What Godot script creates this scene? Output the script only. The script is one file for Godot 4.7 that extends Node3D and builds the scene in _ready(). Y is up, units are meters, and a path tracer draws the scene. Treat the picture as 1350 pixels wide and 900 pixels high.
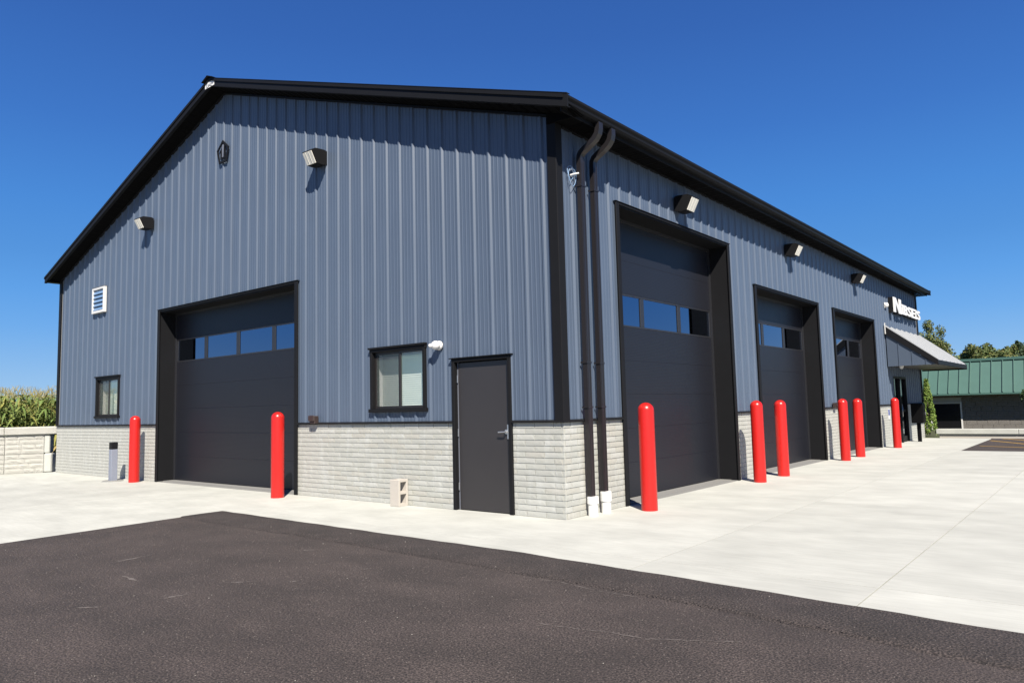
extends Node3D

var M := {}
var T := {}
var rng := RandomNumberGenerator.new()
const EXPOSURE := 2.2
const EYE := Vector3(5.5976, 1.4453, 7.8908)

# ---------------------------------------------------------------- helpers
func numbered(called: String, parent: Node) -> String:
	if not parent.has_node(NodePath(called)):
		return called
	var i := 1
	while parent.has_node(NodePath("%s_%03d" % [called, i])):
		i += 1
	return "%s_%03d" % [called, i]

func thing(called: String, label: String, category: String, at := Vector3.ZERO, turn := 0.0, group := "") -> Node3D:
	var o := Node3D.new()
	o.name = numbered(called, self)
	add_child(o)
	o.position = at
	o.rotation.y = turn
	tag(o, label, category, group)
	return o

func tag(o: Node, label: String, category: String, group := "") -> void:
	o.set_meta("label", label)
	o.set_meta("category", category)
	if group != "":
		o.set_meta("group", group)

func begin() -> SurfaceTool:
	var st := SurfaceTool.new()
	st.begin(Mesh.PRIMITIVE_TRIANGLES)
	st.set_smooth_group(-1)
	return st

func mesh_of(st: SurfaceTool) -> ArrayMesh:
	st.generate_normals()
	return st.commit()

var counters := {}
func put(called: String, mesh: Mesh, m: Material, parent: Node = self, at := Vector3.ZERO, turn := 0.0) -> MeshInstance3D:
	var o := MeshInstance3D.new()
	var key := [parent, called]
	var n: int = counters.get(key, 0)
	counters[key] = n + 1
	o.name = called if n == 0 else "%s_%03d" % [called, n]
	o.mesh = mesh
	o.material_override = m
	parent.add_child(o, true)
	o.position = at
	o.rotation.y = turn
	return o

func obj(called: String, st: SurfaceTool, m: Material, parent: Node = self, at := Vector3.ZERO, turn := 0.0) -> MeshInstance3D:
	return put(called, mesh_of(st), m, parent, at, turn)

func struct(called: String, st: SurfaceTool, m: Material, label := "", category := "") -> MeshInstance3D:
	var o := obj(called, st, m)
	o.set_meta("kind", "structure")
	if label != "":
		tag(o, label, category)
	return o

func tri(st: SurfaceTool, a: Vector3, b: Vector3, c: Vector3) -> void:
	st.add_vertex(a); st.add_vertex(b); st.add_vertex(c)

# corners clockwise as seen from the front
func quad(st: SurfaceTool, a: Vector3, b: Vector3, c: Vector3, d: Vector3) -> void:
	tri(st, a, b, c)
	tri(st, a, c, d)

func box(st: SurfaceTool, lo: Vector3, hi: Vector3) -> void:
	var x0 := lo.x; var y0 := lo.y; var z0 := lo.z
	var x1 := hi.x; var y1 := hi.y; var z1 := hi.z
	quad(st, Vector3(x0, y1, z1), Vector3(x1, y1, z1), Vector3(x1, y0, z1), Vector3(x0, y0, z1))
	quad(st, Vector3(x1, y1, z0), Vector3(x0, y1, z0), Vector3(x0, y0, z0), Vector3(x1, y0, z0))
	quad(st, Vector3(x1, y1, z1), Vector3(x1, y1, z0), Vector3(x1, y0, z0), Vector3(x1, y0, z1))
	quad(st, Vector3(x0, y1, z0), Vector3(x0, y1, z1), Vector3(x0, y0, z1), Vector3(x0, y0, z0))
	quad(st, Vector3(x0, y1, z0), Vector3(x1, y1, z0), Vector3(x1, y1, z1), Vector3(x0, y1, z1))
	quad(st, Vector3(x0, y0, z1), Vector3(x1, y0, z1), Vector3(x1, y0, z0), Vector3(x0, y0, z0))

# box with chamfered edges
func cbox(st: SurfaceTool, lo: Vector3, hi: Vector3, c: float) -> void:
	var m := (lo + hi) / 2.0
	var h := (hi - lo) / 2.0
	c = minf(c, minf(h.x, minf(h.y, h.z)) * 0.9)
	var ax := [Vector3.RIGHT, Vector3.UP, Vector3.BACK]
	for a in 3:
		for s in [-1.0, 1.0]:
			var n: Vector3 = ax[a] * s
			var u: Vector3 = ax[(a + 1) % 3]
			var v: Vector3 = ax[(a + 2) % 3]
			var hu: float = h[(a + 1) % 3] - c
			var hv: float = h[(a + 2) % 3] - c
			var p: Vector3 = m + n * h[a]
			face(st, [p - u * hu - v * hv, p + u * hu - v * hv, p + u * hu + v * hv, p - u * hu + v * hv], n)
			for t in [-1.0, 1.0]:
				# edge between face n and face u*t
				var q0: Vector3 = m + n * h[a] + u * t * hu
				var q1: Vector3 = m + n * (h[a] - c) + u * t * (hu + c)
				face(st, [q0 - v * hv, q0 + v * hv, q1 + v * hv, q1 - v * hv], n + u * t)
	for sx in [-1.0, 1.0]:
		for sy in [-1.0, 1.0]:
			for sz in [-1.0, 1.0]:
				var k := Vector3(sx, sy, sz)
				face(st, [m + k * Vector3(h.x, h.y - c, h.z - c), m + k * Vector3(h.x - c, h.y, h.z - c), m + k * Vector3(h.x - c, h.y - c, h.z)], k)

# polygon fan wound so that it faces n
func face(st: SurfaceTool, p: Array, n: Vector3) -> void:
	var g: Vector3 = (p[1] - p[0]).cross(p[2] - p[0])
	if g.dot(n) > 0.0:
		p = p.duplicate()
		p.reverse()
	for i in range(1, p.size() - 1):
		tri(st, p[0], p[i], p[i + 1])

# polygon in x-y pushed from z0 to z1
func prism(st: SurfaceTool, pts: PackedVector2Array, z0: float, z1: float, back := true) -> void:
	if Geometry2D.is_polygon_clockwise(pts):
		pts = pts.duplicate()
		pts.reverse()
	var idx := Geometry2D.triangulate_polygon(pts)
	for i in range(0, idx.size(), 3):
		var a := pts[idx[i]]; var b := pts[idx[i + 1]]; var c := pts[idx[i + 2]]
		face(st, [Vector3(a.x, a.y, z1), Vector3(b.x, b.y, z1), Vector3(c.x, c.y, z1)], Vector3.BACK)
		if back:
			face(st, [Vector3(a.x, a.y, z0), Vector3(b.x, b.y, z0), Vector3(c.x, c.y, z0)], Vector3.FORWARD)
	for i in pts.size():
		var a := pts[i]
		var b := pts[(i + 1) % pts.size()]
		var d := b - a
		var n := Vector3(d.y, -d.x, 0) * (-1.0 if Geometry2D.is_polygon_clockwise(pts) else 1.0)
		face(st, [Vector3(a.x, a.y, z0), Vector3(b.x, b.y, z0), Vector3(b.x, b.y, z1), Vector3(a.x, a.y, z1)], n)

# profile in a plane swept along x: points (z, y)
func sweep_x(st: SurfaceTool, zy: Array, x0: float, x1: float) -> void:
	var pts := PackedVector2Array()
	for p in zy:
		pts.append(Vector2(p[0], p[1]))
	var tmp := begin()
	prism(tmp, pts, x0, x1)
	# x' = z, z' = x  (mirror handled by recomputed facing)
	var arr := tmp.commit_to_arrays()
	var v: PackedVector3Array = arr[Mesh.ARRAY_VERTEX]
	for i in range(0, v.size(), 3):
		var a := v[i]; var b := v[i + 1]; var c := v[i + 2]
		tri(st, Vector3(a.z, a.y, a.x), Vector3(c.z, c.y, c.x), Vector3(b.z, b.y, b.x))

# profile (r, y) turned about the y axis
func lathe(st: SurfaceTool, prof: Array, segs: int, at := Vector3.ZERO, smooth := true) -> void:
	if smooth:
		st.set_smooth_group(1)
	for i in prof.size() - 1:
		for k in segs:
			var a0 := TAU * k / segs
			var a1 := TAU * (k + 1) / segs
			var p0 := Vector3(cos(a0) * prof[i][0], prof[i][1], sin(a0) * prof[i][0]) + at
			var p1 := Vector3(cos(a1) * prof[i][0], prof[i][1], sin(a1) * prof[i][0]) + at
			var q0 := Vector3(cos(a0) * prof[i + 1][0], prof[i + 1][1], sin(a0) * prof[i + 1][0]) + at
			var q1 := Vector3(cos(a1) * prof[i + 1][0], prof[i + 1][1], sin(a1) * prof[i + 1][0]) + at
			if prof[i][0] > 1e-5:
				tri(st, p0, q0, p1)
			if prof[i + 1][0] > 1e-5:
				tri(st, p1, q0, q1)
	st.set_smooth_group(-1)

# round tube along a path
func tube(st: SurfaceTool, path: Array, r: float, segs := 8, r1 := -1.0) -> void:
	if r1 < 0.0:
		r1 = r
	st.set_smooth_group(2)
	var rings := []
	var up := Vector3.UP
	for i in path.size():
		var d: Vector3 = (path[mini(i + 1, path.size() - 1)] - path[maxi(i - 1, 0)]).normalized()
		if absf(d.dot(up)) > 0.95:
			up = Vector3.RIGHT
		var s := d.cross(up).normalized()
		up = s.cross(d).normalized()
		var rr := lerpf(r, r1, float(i) / maxf(path.size() - 1, 1))
		var ring := []
		for k in segs:
			var a := TAU * k / segs
			ring.append(path[i] + (s * cos(a) + up * sin(a)) * rr)
		rings.append(ring)
	for i in rings.size() - 1:
		for k in segs:
			var n := (k + 1) % segs
			tri(st, rings[i][k], rings[i][n], rings[i + 1][k])
			tri(st, rings[i][n], rings[i + 1][n], rings[i + 1][k])
	st.set_smooth_group(-1)
	for e in [0, rings.size() - 1]:
		var d: Vector3 = (path[0] - path[1]) if e == 0 else (path[-1] - path[-2])
		face(st, rings[e], d)

# rectangular section swept along a path lying in the x-y plane (width along z)
func duct(st: SurfaceTool, path: Array, w: float, d: float, z: float) -> void:
	var rings := []
	for i in path.size():
		var t: Vector2 = (path[mini(i + 1, path.size() - 1)] - path[maxi(i - 1, 0)]).normalized()
		var n := Vector2(-t.y, t.x)
		var p: Vector2 = path[i]
		var a := p + n * d / 2.0
		var b := p - n * d / 2.0
		rings.append([Vector3(a.x, a.y, z - w / 2), Vector3(a.x, a.y, z + w / 2), Vector3(b.x, b.y, z + w / 2), Vector3(b.x, b.y, z - w / 2)])
	for i in rings.size() - 1:
		var c: Vector3 = (rings[i][0] + rings[i][2] + rings[i + 1][0] + rings[i + 1][2]) / 4.0
		for k in 4:
			var n := (k + 1) % 4
			var q := [rings[i][k], rings[i][n], rings[i + 1][n], rings[i + 1][k]]
			face(st, q, (q[0] + q[2]) / 2.0 - c)

func merge(st: SurfaceTool, mesh: Mesh, t: Transform3D) -> void:
	st.append_from(mesh, 0, t)

# ---------------------------------------------------------------- materials
func noise_tex(seed_: int, freq: float, oct: int, lo: float, hi: float, size := 512, kind := FastNoiseLite.TYPE_SIMPLEX_SMOOTH, stops: Array = []) -> NoiseTexture2D:
	var n := FastNoiseLite.new()
	n.seed = seed_
	n.frequency = freq
	n.noise_type = kind
	n.fractal_octaves = oct
	n.fractal_gain = 0.55
	var t := NoiseTexture2D.new()
	t.width = size
	t.height = size
	t.seamless = true
	t.noise = n
	var g := Gradient.new()
	if stops.is_empty():
		g.set_color(0, Color(lo, lo, lo).linear_to_srgb())
		g.set_color(1, Color(hi, hi, hi).linear_to_srgb())
		g.set_offset(0, 0.15)
		g.set_offset(1, 0.85)
	else:
		var offs := PackedFloat32Array()
		var cols := PackedColorArray()
		for s in stops:
			offs.append(s[0])
			cols.append(Color(s[1], s[2], s[3]).linear_to_srgb())
		g.offsets = offs
		g.colors = cols
	t.color_ramp = g
	return t

func mat(called: String, lin: Array, rough: float, metal := 0.0) -> StandardMaterial3D:
	var m := StandardMaterial3D.new()
	m.resource_name = called
	m.albedo_color = Color(lin[0], lin[1], lin[2]).linear_to_srgb()
	m.roughness = rough
	m.metallic = metal
	M[called] = m
	return m

func tex(m: StandardMaterial3D, t: Texture2D, scale: Vector3, bump: Texture2D = null, bump_cm := 0.0) -> void:
	m.uv1_triplanar = true
	m.uv1_world_triplanar = true
	m.uv1_triplanar_sharpness = 8.0
	m.uv1_scale = scale
	if t:
		m.albedo_texture = t
	if bump:
		m.heightmap_enabled = true
		m.heightmap_texture = bump
		m.heightmap_scale = bump_cm

func patch(m: StandardMaterial3D, t: Texture2D, scale: Vector3) -> void:
	m.detail_enabled = true
	m.detail_albedo = t
	m.detail_blend_mode = BaseMaterial3D.BLEND_MODE_MUL
	m.detail_uv_layer = BaseMaterial3D.DETAIL_UV_2
	m.uv2_triplanar = true
	m.uv2_world_triplanar = true
	m.uv2_triplanar_sharpness = 8.0
	m.uv2_scale = scale

func make_materials() -> void:
	T.fine = noise_tex(3, 0.09, 4, 0.86, 1.0)
	T.grain = noise_tex(5, 0.35, 2, 0.76, 1.0)
	T.soft = noise_tex(8, 0.012, 5, 0.94, 1.0)
	T.blotch = noise_tex(9, 0.016, 6, 0.83, 1.0)
	T.streak = noise_tex(12, 0.03, 4, 0.90, 1.0)
	T.bump = noise_tex(4, 0.07, 4, 0.0, 1.0)
	T.speck = noise_tex(21, 0.30, 3, 0, 1, 1024, FastNoiseLite.TYPE_SIMPLEX, [[0.28, 0.14, 0.13, 0.13], [0.44, 0.38, 0.37, 0.37], [0.58, 0.62, 0.60, 0.59], [0.72, 1.0, 1.0, 0.98]])
	T.asph_patch = noise_tex(27, 0.012, 7, 0.62, 1.0)
	var warped: FastNoiseLite = T.asph_patch.noise
	warped.domain_warp_enabled = true
	warped.domain_warp_amplitude = 45.0
	warped.domain_warp_frequency = 0.012
	T.efflo = noise_tex(31, 0.02, 3, 0, 1, 512, FastNoiseLite.TYPE_SIMPLEX_SMOOTH, [[0.0, 0.91, 0.905, 0.89], [0.6, 0.93, 0.925, 0.915], [0.8, 1.0, 1.0, 1.0]])
	# fine horizontal rolling lines of the overhead door skins
	var im := Image.create(4, 64, false, Image.FORMAT_RGB8)
	im.fill(Color(0.8, 0.8, 0.8))
	for y in 64:
		var k := y % 8
		var v := 0.35 if k == 0 else (0.65 if k == 1 or k == 7 else 0.82)
		im.fill_rect(Rect2i(0, y, 4, 1), Color(v, v, v))
	T.lines = ImageTexture.create_from_image(im)

	var m := mat("blue_grey_steel", [0.0710, 0.0960, 0.1410], 0.42)
	tex(m, T.soft, Vector3(0.35, 0.12, 0.35))
	m = mat("black_trim", [0.0105, 0.0108, 0.0122], 0.5)
	tex(m, T.soft, Vector3(0.6, 0.6, 0.6))
	m.metallic_specular = 0.2
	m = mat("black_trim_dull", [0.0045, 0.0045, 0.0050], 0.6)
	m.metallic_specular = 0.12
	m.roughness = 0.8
	m = mat("brown_downspout", [0.0130, 0.0115, 0.0130], 0.4)
	m = mat("door_skin", [0.0115, 0.0125, 0.0175], 0.4)
	tex(m, T.soft, Vector3(0.5, 0.5, 0.5))
	m.heightmap_enabled = true
	m.heightmap_texture = T.lines
	m.heightmap_scale = 0.22
	m.metallic_specular = 0.35
	m.uv1_scale = Vector3(5, 5, 5)
	m = mat("door_frame_metal", [0.0160, 0.0165, 0.0200], 0.42)
	m = mat("entry_door_paint", [0.0260, 0.0235, 0.0245], 0.42)
	tex(m, T.soft, Vector3(0.4, 0.4, 0.4))
	m = mat("mirror_glass", [0.16, 0.21, 0.30], 0.02, 1.0)
	m = mat("clear_glass", [1, 1, 1], 0.0)
	m.albedo_color = Color(0.8, 0.95, 0.9, 0.06)
	m.transparency = BaseMaterial3D.TRANSPARENCY_ALPHA
	m = mat("insect_screen", [0.03, 0.03, 0.033], 0.9)
	m.albedo_color.a = 0.38
	m.transparency = BaseMaterial3D.TRANSPARENCY_ALPHA
	m = mat("bronze_frame", [0.0140, 0.0120, 0.0115], 0.45)
	m = mat("blind_white", [0.4200, 0.4600, 0.4300], 0.5)
	m = mat("satin_steel", [0.55, 0.55, 0.55], 0.32, 0.9)
	m = mat("grey_paint", [0.1300, 0.1400, 0.1700], 0.5)
	var tones := [[0.445, 0.455, 0.43], [0.415, 0.425, 0.40], [0.47, 0.48, 0.455], [0.43, 0.44, 0.41], [0.435, 0.435, 0.40]]
	for i in tones.size():
		m = mat("brick_%d" % i, tones[i], 0.92)
		tex(m, T.grain, Vector3(3.2, 3.2, 3.2), T.bump, 0.12)
		patch(m, T.efflo, Vector3(0.55, 0.09, 0.55))
	m = mat("mortar", [0.5000, 0.5050, 0.4750], 0.95)
	tex(m, T.grain, Vector3(3, 3, 3), T.grain, 0.15)
	patch(m, T.efflo, Vector3(0.55, 0.09, 0.55))
	for i in 3:
		var k: float = [1.0, 0.945, 1.02][i]
		m = mat("concrete_%d" % i, [0.436 * k, 0.444 * k, 0.414 * k], 0.85)
		tex(m, T.streak, Vector3(0.12, 1.0, 1.3), T.grain, 0.06)
		patch(m, T.blotch, Vector3(0.10, 0.1, 0.16))
	m = mat("joint_filler", [0.1200, 0.1150, 0.1050], 0.95)
	m = mat("sill_concrete", [0.1900, 0.1900, 0.1850], 0.8)
	tex(m, T.fine, Vector3(1.5, 1.5, 1.5))
	m = mat("block_concrete", [0.4400, 0.4100, 0.3700], 0.95)
	tex(m, T.grain, Vector3(4, 4, 4), T.grain, 0.3)
	m = mat("wall_stone", [0.4500, 0.4450, 0.4100], 0.95)
	tex(m, T.fine, Vector3(2, 2, 2), T.bump, 1.2)
	m = mat("asphalt", [0.0940, 0.0745, 0.0695], 0.88)
	tex(m, T.speck, Vector3(0.17, 0.17, 0.17), T.speck, 0.9)
	patch(m, T.asph_patch, Vector3(0.13, 0.13, 0.21))
	m = mat("asphalt_edge", [0.0730, 0.0585, 0.0555], 0.92)
	tex(m, T.speck, Vector3(0.15, 0.15, 0.15), T.speck, 1.6)
	patch(m, T.asph_patch, Vector3(0.25, 0.25, 0.25))
	m = mat("chalk_scuff", [0.1220, 0.1060, 0.1000], 0.95)
	tex(m, T.grain, Vector3(3, 3, 3))
	m = mat("aggregate", [1, 1, 1], 0.85)
	m.vertex_color_use_as_albedo = true
	m = mat("yellow_paint", [0.4000, 0.2400, 0.0450], 0.7)
	tex(m, T.fine, Vector3(1.5, 1.5, 1.5))
	m = mat("red_plastic", [0.4200, 0.0110, 0.0080], 0.33)
	m = mat("white_plastic", [0.6200, 0.6200, 0.6100], 0.4)
	m = mat("lamp_lens", [0.7000, 0.6800, 0.6200], 0.35)
	m = mat("white_metal", [0.5500, 0.5500, 0.5400], 0.4)
	m = mat("louvre_blade", [0.1300, 0.2200, 0.3600], 0.35)
	m = mat("path_light_paint", [0.19, 0.21, 0.265], 0.5)
	m = mat("brown_box", [0.0330, 0.0220, 0.0200], 0.5)
	m = mat("blue_wire", [0.2000, 0.3200, 0.5000], 0.5)
	m = mat("sign_blue", [0.0600, 0.0900, 0.2700], 0.5)
	m = mat("canopy_metal", [0.3300, 0.3450, 0.3650], 0.38)
	m = mat("canopy_soffit", [0.0600, 0.0560, 0.0530], 0.5)
	m = mat("slate_panel", [0.0550, 0.0750, 0.1100], 0.45)
	m = mat("gloss_black", [0.004, 0.004, 0.0045], 0.45)
	m.metallic_specular = 0.2
	m = mat("interior", [0.2000, 0.2000, 0.1900], 0.9)
	m = mat("green_roof", [0.0500, 0.1120, 0.0960], 0.45)
	tex(m, T.soft, Vector3(0.3, 0.3, 0.3))
	m = mat("grey_cmu", [0.1600, 0.1500, 0.1400], 0.95)
	tex(m, T.fine, Vector3(1.2, 1.2, 1.2), T.bump, 0.8)
	m = mat("dark_opening", [0.006, 0.006, 0.008], 0.25)
	m = mat("grass_ground", [0.0500, 0.0570, 0.0200], 0.95)
	tex(m, T.fine, Vector3(0.4, 0.4, 0.4))
	patch(m, T.blotch, Vector3(0.03, 0.03, 0.03))
	m = mat("bark", [0.07, 0.055, 0.042], 0.95)
	m = mat("foliage", [1, 1, 1], 0.75)
	m.vertex_color_use_as_albedo = true
	m.backlight_enabled = true
	m.backlight = Color(0.35, 0.4, 0.2)

# ---------------------------------------------------------------- main
func _ready() -> void:
	rng.seed = 77
	# camera
	var cam := Camera3D.new()
	cam.name = "camera"
	cam.fov = 49.4825
	cam.near = 0.05
	cam.far = 3000.0
	cam.position = EYE
	cam.rotation_order = EULER_ORDER_YXZ
	cam.rotation_degrees = Vector3(5.12393, 39.14341, -1.38435)
	add_child(cam)
	cam.current = true
	# sky
	var sm := PanoramaSkyMaterial.new()
	sm.panorama = clear_sky()
	sm.filter = true
	var sky := Sky.new()
	sky.sky_material = sm
	var env := Environment.new()
	env.background_mode = Environment.BG_SKY
	env.sky = sky
	env.background_energy_multiplier = 1.0
	env.tonemap_mode = Environment.TONE_MAPPER_LINEAR
	env.tonemap_exposure = EXPOSURE
	env.sdfgi_enabled = true
	env.ssao_enabled = true
	env.ssil_enabled = true
	var we := WorldEnvironment.new()
	we.name = "world_environment"
	we.environment = env
	add_child(we)
	# sun: light falls along (-0.74, -1.0, -0.65)
	var sun := DirectionalLight3D.new()
	sun.name = "sun"
	sun.light_energy = 1.5
	sun.light_color = Color(1.0, 0.965, 0.91)
	sun.light_angular_distance = 0.5
	sun.shadow_enabled = true
	add_child(sun)
	sun.look_at_from_position(Vector3(74, 100, 65), Vector3.ZERO, Vector3.UP)

	make_materials()
	setting()
	building()
	fittings()
	surroundings()

# clear blue air: one colour per elevation, the same all round
func clear_sky() -> ImageTexture:
	var stops := [[-90.0, 60, 62, 58], [-2.0, 90, 92, 84], [-0.5, 176, 208, 236], [0.5, 170, 206, 238], [3.6, 138, 187, 237], [6.1, 113, 173, 236], [8.5, 97, 162, 232], [11.0, 86, 150, 222], [14.4, 76, 140, 217], [20.0, 64, 120, 200], [27.0, 55, 103, 181], [40.0, 44, 85, 158], [90.0, 30, 62, 125]]
	var im := Image.create(32, 1024, false, Image.FORMAT_RGBF)
	for y in 1024:
		var el := 90.0 - (y + 0.5) * 180.0 / 1024.0
		var k := 0
		while k < stops.size() - 2 and el > stops[k + 1][0]:
			k += 1
		var a: Array = stops[k]
		var b: Array = stops[k + 1]
		var t := clampf((el - a[0]) / (b[0] - a[0]), 0.0, 1.0)
		var c := Color(lerpf(a[1], b[1], t) / 255.0, lerpf(a[2], b[2], t) / 255.0, lerpf(a[3], b[3], t) / 255.0).srgb_to_linear()
		im.fill_rect(Rect2i(0, y, 32, 1), Color(c.r / EXPOSURE, c.g / EXPOSURE, c.b / EXPOSURE))
	return ImageTexture.create_from_image(im)

# ---------------------------------------------------------------- ground
func sheet(poly: Array, y: float) -> SurfaceTool:
	var st := begin()
	var pts := PackedVector2Array()
	for p in poly:
		pts.append(Vector2(p[0], p[1]))
	var idx := Geometry2D.triangulate_polygon(pts)
	for i in range(0, idx.size(), 3):
		var q := []
		for k in 3:
			var p := pts[idx[i + k]]
			q.append(Vector3(p.x, y, p.y))
		face(st, q, Vector3.UP)
	return st

const EDGE := [[-4.98, 1.90], [-3.0, 1.94], [-1.0, 1.98], [0.79, 2.01], [2.68, 2.15], [5.04, 2.36], [9.0, 2.85], [16.0, 3.9], [34.0, 7.0]]

func setting() -> void:
	var st := begin()
	face(st, [Vector3(-900, -0.06, -900), Vector3(900, -0.06, -900), Vector3(900, -0.06, 900), Vector3(-900, -0.06, 900)], Vector3.UP)
	struct("ground", st, M.grass_ground)
	# bed of the concrete: shows in the joints
	st = begin()
	box(st, Vector3(-19.5, -0.05, -22.6), Vector3(34, -0.022, 30))
	var apron := struct("concrete_apron", st, M.joint_filler)
	# slabs, parted by 8 mm joints
	var xs := [-19.4, -13.2, -8.6, -4.3, 2.13, 4.06, 8.6, 13.2, 18.0, 26.0, 33.9]
	var zs := [-22.55, -17.9, -13.2, -8.4, -3.25, 1.6, 7.0, 13.0, 20.0, 29.9]
	for i in xs.size() - 1:
		for k in zs.size() - 1:
			if xs[i] > -4.2 and zs[k] > 2.9:
				continue
			if xs[i + 1] < -0.1 and zs[k + 1] < -3.0:
				continue
			if xs[i] > -18 and xs[i + 1] <= -0.14 and zs[k] < -1.0 and zs[k + 1] < 0.0:
				continue
			st = begin()
			cbox(st, Vector3(xs[i] + 0.006, -0.03, zs[k] + 0.006), Vector3(xs[i + 1] - 0.006, 0.0, zs[k + 1] - 0.006), 0.001)
			var pick := (i * 7 + k * 3) % 3
			if k == 4 and xs[i] > 0:
				pick = 1
			elif k == 3 and xs[i] > 0:
				pick = 2
			obj("slab", st, M["concrete_%d" % pick], apron)
	# asphalt drive in front
	var poly := EDGE.duplicate()
	poly.append_array([[40, 60], [-1.0, 60], [-3.4, 20], [-4.70, 4.85]])
	var drive := struct("asphalt_drive", sheet(poly, 0.005), M.asphalt)
	# rolled edge band, slightly humped
	st = begin()
	st.set_smooth_group(3)
	var cuts := 90
	var lane := []
	for c in cuts + 1:
		var p := along_edge(float(c) / cuts)
		var wob := 0.02 * sin(c * 1.7) + rng.randf_range(-0.012, 0.012)
		var w := 0.70 + 0.03 * sin(c * 0.33) + rng.randf_range(-0.015, 0.015)
		lane.append([Vector3(p.x, 0.007, p.y - 0.01 + wob * 0.4), Vector3(p.x, 0.020, p.y + 0.05 + wob * 0.5), Vector3(p.x, 0.021, p.y + w * 0.6), Vector3(p.x, 0.018, p.y + w * 0.96), Vector3(p.x, 0.0055, p.y + w)])
	for c in cuts:
		for j in 4:
			face(st, [lane[c][j], lane[c][j + 1], lane[c + 1][j + 1], lane[c + 1][j]], Vector3.UP)
	st.set_smooth_group(-1)
	obj("rolled_edge", st, M.asphalt_edge, drive)
	# scratches and scuffs left on the asphalt
	var scuffs := [
		[[2.48, 3.85], [2.75, 3.81], [2.95, 3.75], [3.22, 3.74], [3.42, 3.63], [3.76, 3.45]],
		[[-2.63, 2.63], [-1.9, 2.62], [-1.34, 2.62], [-0.77, 2.59]], [[1.54, 2.83], [1.92, 2.81], [2.34, 2.89], [2.68, 2.89]],
		[[-0.48, 4.42], [-0.3, 4.23]], [[-0.05, 4.1], [0.01, 4.02]], [[0.12, 3.43], [0.15, 3.33]], [[-0.41, 5.03], [-0.36, 4.8]],
		[[-0.69, 5.52], [-0.54, 5.39]], [[-1.25, 3.23], [-1.04, 3.01]], [[-2.29, 4.58], [-2.36, 4.17]], [[-1.56, 4.81], [-1.2, 4.82]]]
	var first := 0
	for s in scuffs:
		st = begin()
		for j in s.size() - 1:
			var steps := 10
			var prev := []
			for q in steps + 1:
				var t := float(q) / steps
				var a := Vector2(s[j][0], s[j][1])
				var b := Vector2(s[j + 1][0], s[j + 1][1])
				var p := a.lerp(b, t)
				var n := (b - a).normalized().orthogonal()
				p += n * rng.randf_range(-0.008, 0.008)
				var w := rng.randf_range(0.002, 0.008) if first < 3 else rng.randf_range(0.006, 0.026) * sin(PI * (t * 0.9 + 0.05))
				var cur := [Vector3(p.x - n.x * w, 0.0075, p.y - n.y * w), Vector3(p.x + n.x * w, 0.0075, p.y + n.y * w)]
				if q > 0 and rng.randf() > 0.08:
					face(st, [prev[0], prev[1], cur[1], cur[0]], Vector3.UP)
				prev = cur
		obj("scuff_mark", st, M.chalk_scuff, drive)
		first += 1
	# aggregate showing in the asphalt, and paler loose grit
	for kind in 2:
		var count: int = [70000, 160][kind]
		var mm := MultiMesh.new()
		mm.transform_format = MultiMesh.TRANSFORM_3D
		mm.use_colors = true
		st = begin()
		lathe(st, [[0.0, -0.004], [0.006, -0.001], [0.0045, 0.003], [0.0, 0.0042]], 5, Vector3.ZERO, false)
		mm.mesh = mesh_of(st)
		mm.instance_count = count
		for i in count:
			var x := rng.randf_range(-4.6, 8.5)
			var far := pow(rng.randf(), 1.5)
			var z := lerpf(2.15, 7.4, 1.0 - far)
			z = maxf(z, along_edge((x + 4.98) / 20.88).y + 0.06) if x > -4.9 else maxf(z, 2.9)
			var s := rng.randf_range(0.5, 1.0)
			var y := 0.0055
			if kind == 1:
				s = rng.randf_range(0.6, 1.1)
				y = 0.008
			if z < along_edge((x + 4.98) / 20.88).y + 0.7:
				y += 0.0145
			mm.set_instance_transform(i, Transform3D(Basis(Vector3.UP, rng.randf() * TAU).scaled(Vector3(s, s * 0.8, s * rng.randf_range(0.7, 1.0))), Vector3(x, y, z)))
			var v := rng.randf()
			var c := Color(0.092, 0.08, 0.075) if v > 0.9 else (Color(0.03, 0.025, 0.024) if v < 0.45 else Color(0.062, 0.051, 0.048))
			if kind == 1:
				c = Color(0.20, 0.185, 0.17)
			c *= rng.randf_range(0.8, 1.2)
			mm.set_instance_color(i, Color(c.r, c.g, c.b))
		var grit := MultiMeshInstance3D.new()
		grit.name = ["asphalt_aggregate", "loose_grit"][kind]
		grit.multimesh = mm
		grit.material_override = M.aggregate
		grit.set_meta("kind", "stuff")
		tag(grit, ["coarse dark stones set in the asphalt drive's surface", "pale grit scattered over the dark asphalt drive"][kind], ["aggregate", "grit"][kind])
		add_child(grit)
	# second asphalt lot with yellow hatching
	var lot := struct("asphalt_lot", sheet([[2.19, -15.45], [6.0, -15.6], [33.5, -16.4], [33.5, -22.5], [2.1, -22.4], [2.15, -21.84]], 0.005), M.asphalt)
	for s in [[[2.35, -17.70], [6.0, -16.0]], [[2.25, -20.85], [4.6, -16.9]], [[2.45, -22.2], [6.6, -16.4]], [[4.6, -22.2], [8.2, -17.0]]]:
		st = begin()
		var a := Vector2(s[0][0], s[0][1])
		var b := Vector2(s[1][0], s[1][1])
		var n := (b - a).normalized().orthogonal() * 0.055
		face(st, [Vector3(a.x - n.x, 0.009, a.y - n.y), Vector3(a.x + n.x, 0.009, a.y + n.y), Vector3(b.x + n.x, 0.009, b.y + n.y), Vector3(b.x - n.x, 0.009, b.y - n.y)], Vector3.UP)
		obj("painted_line", st, M.yellow_paint, lot)

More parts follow.
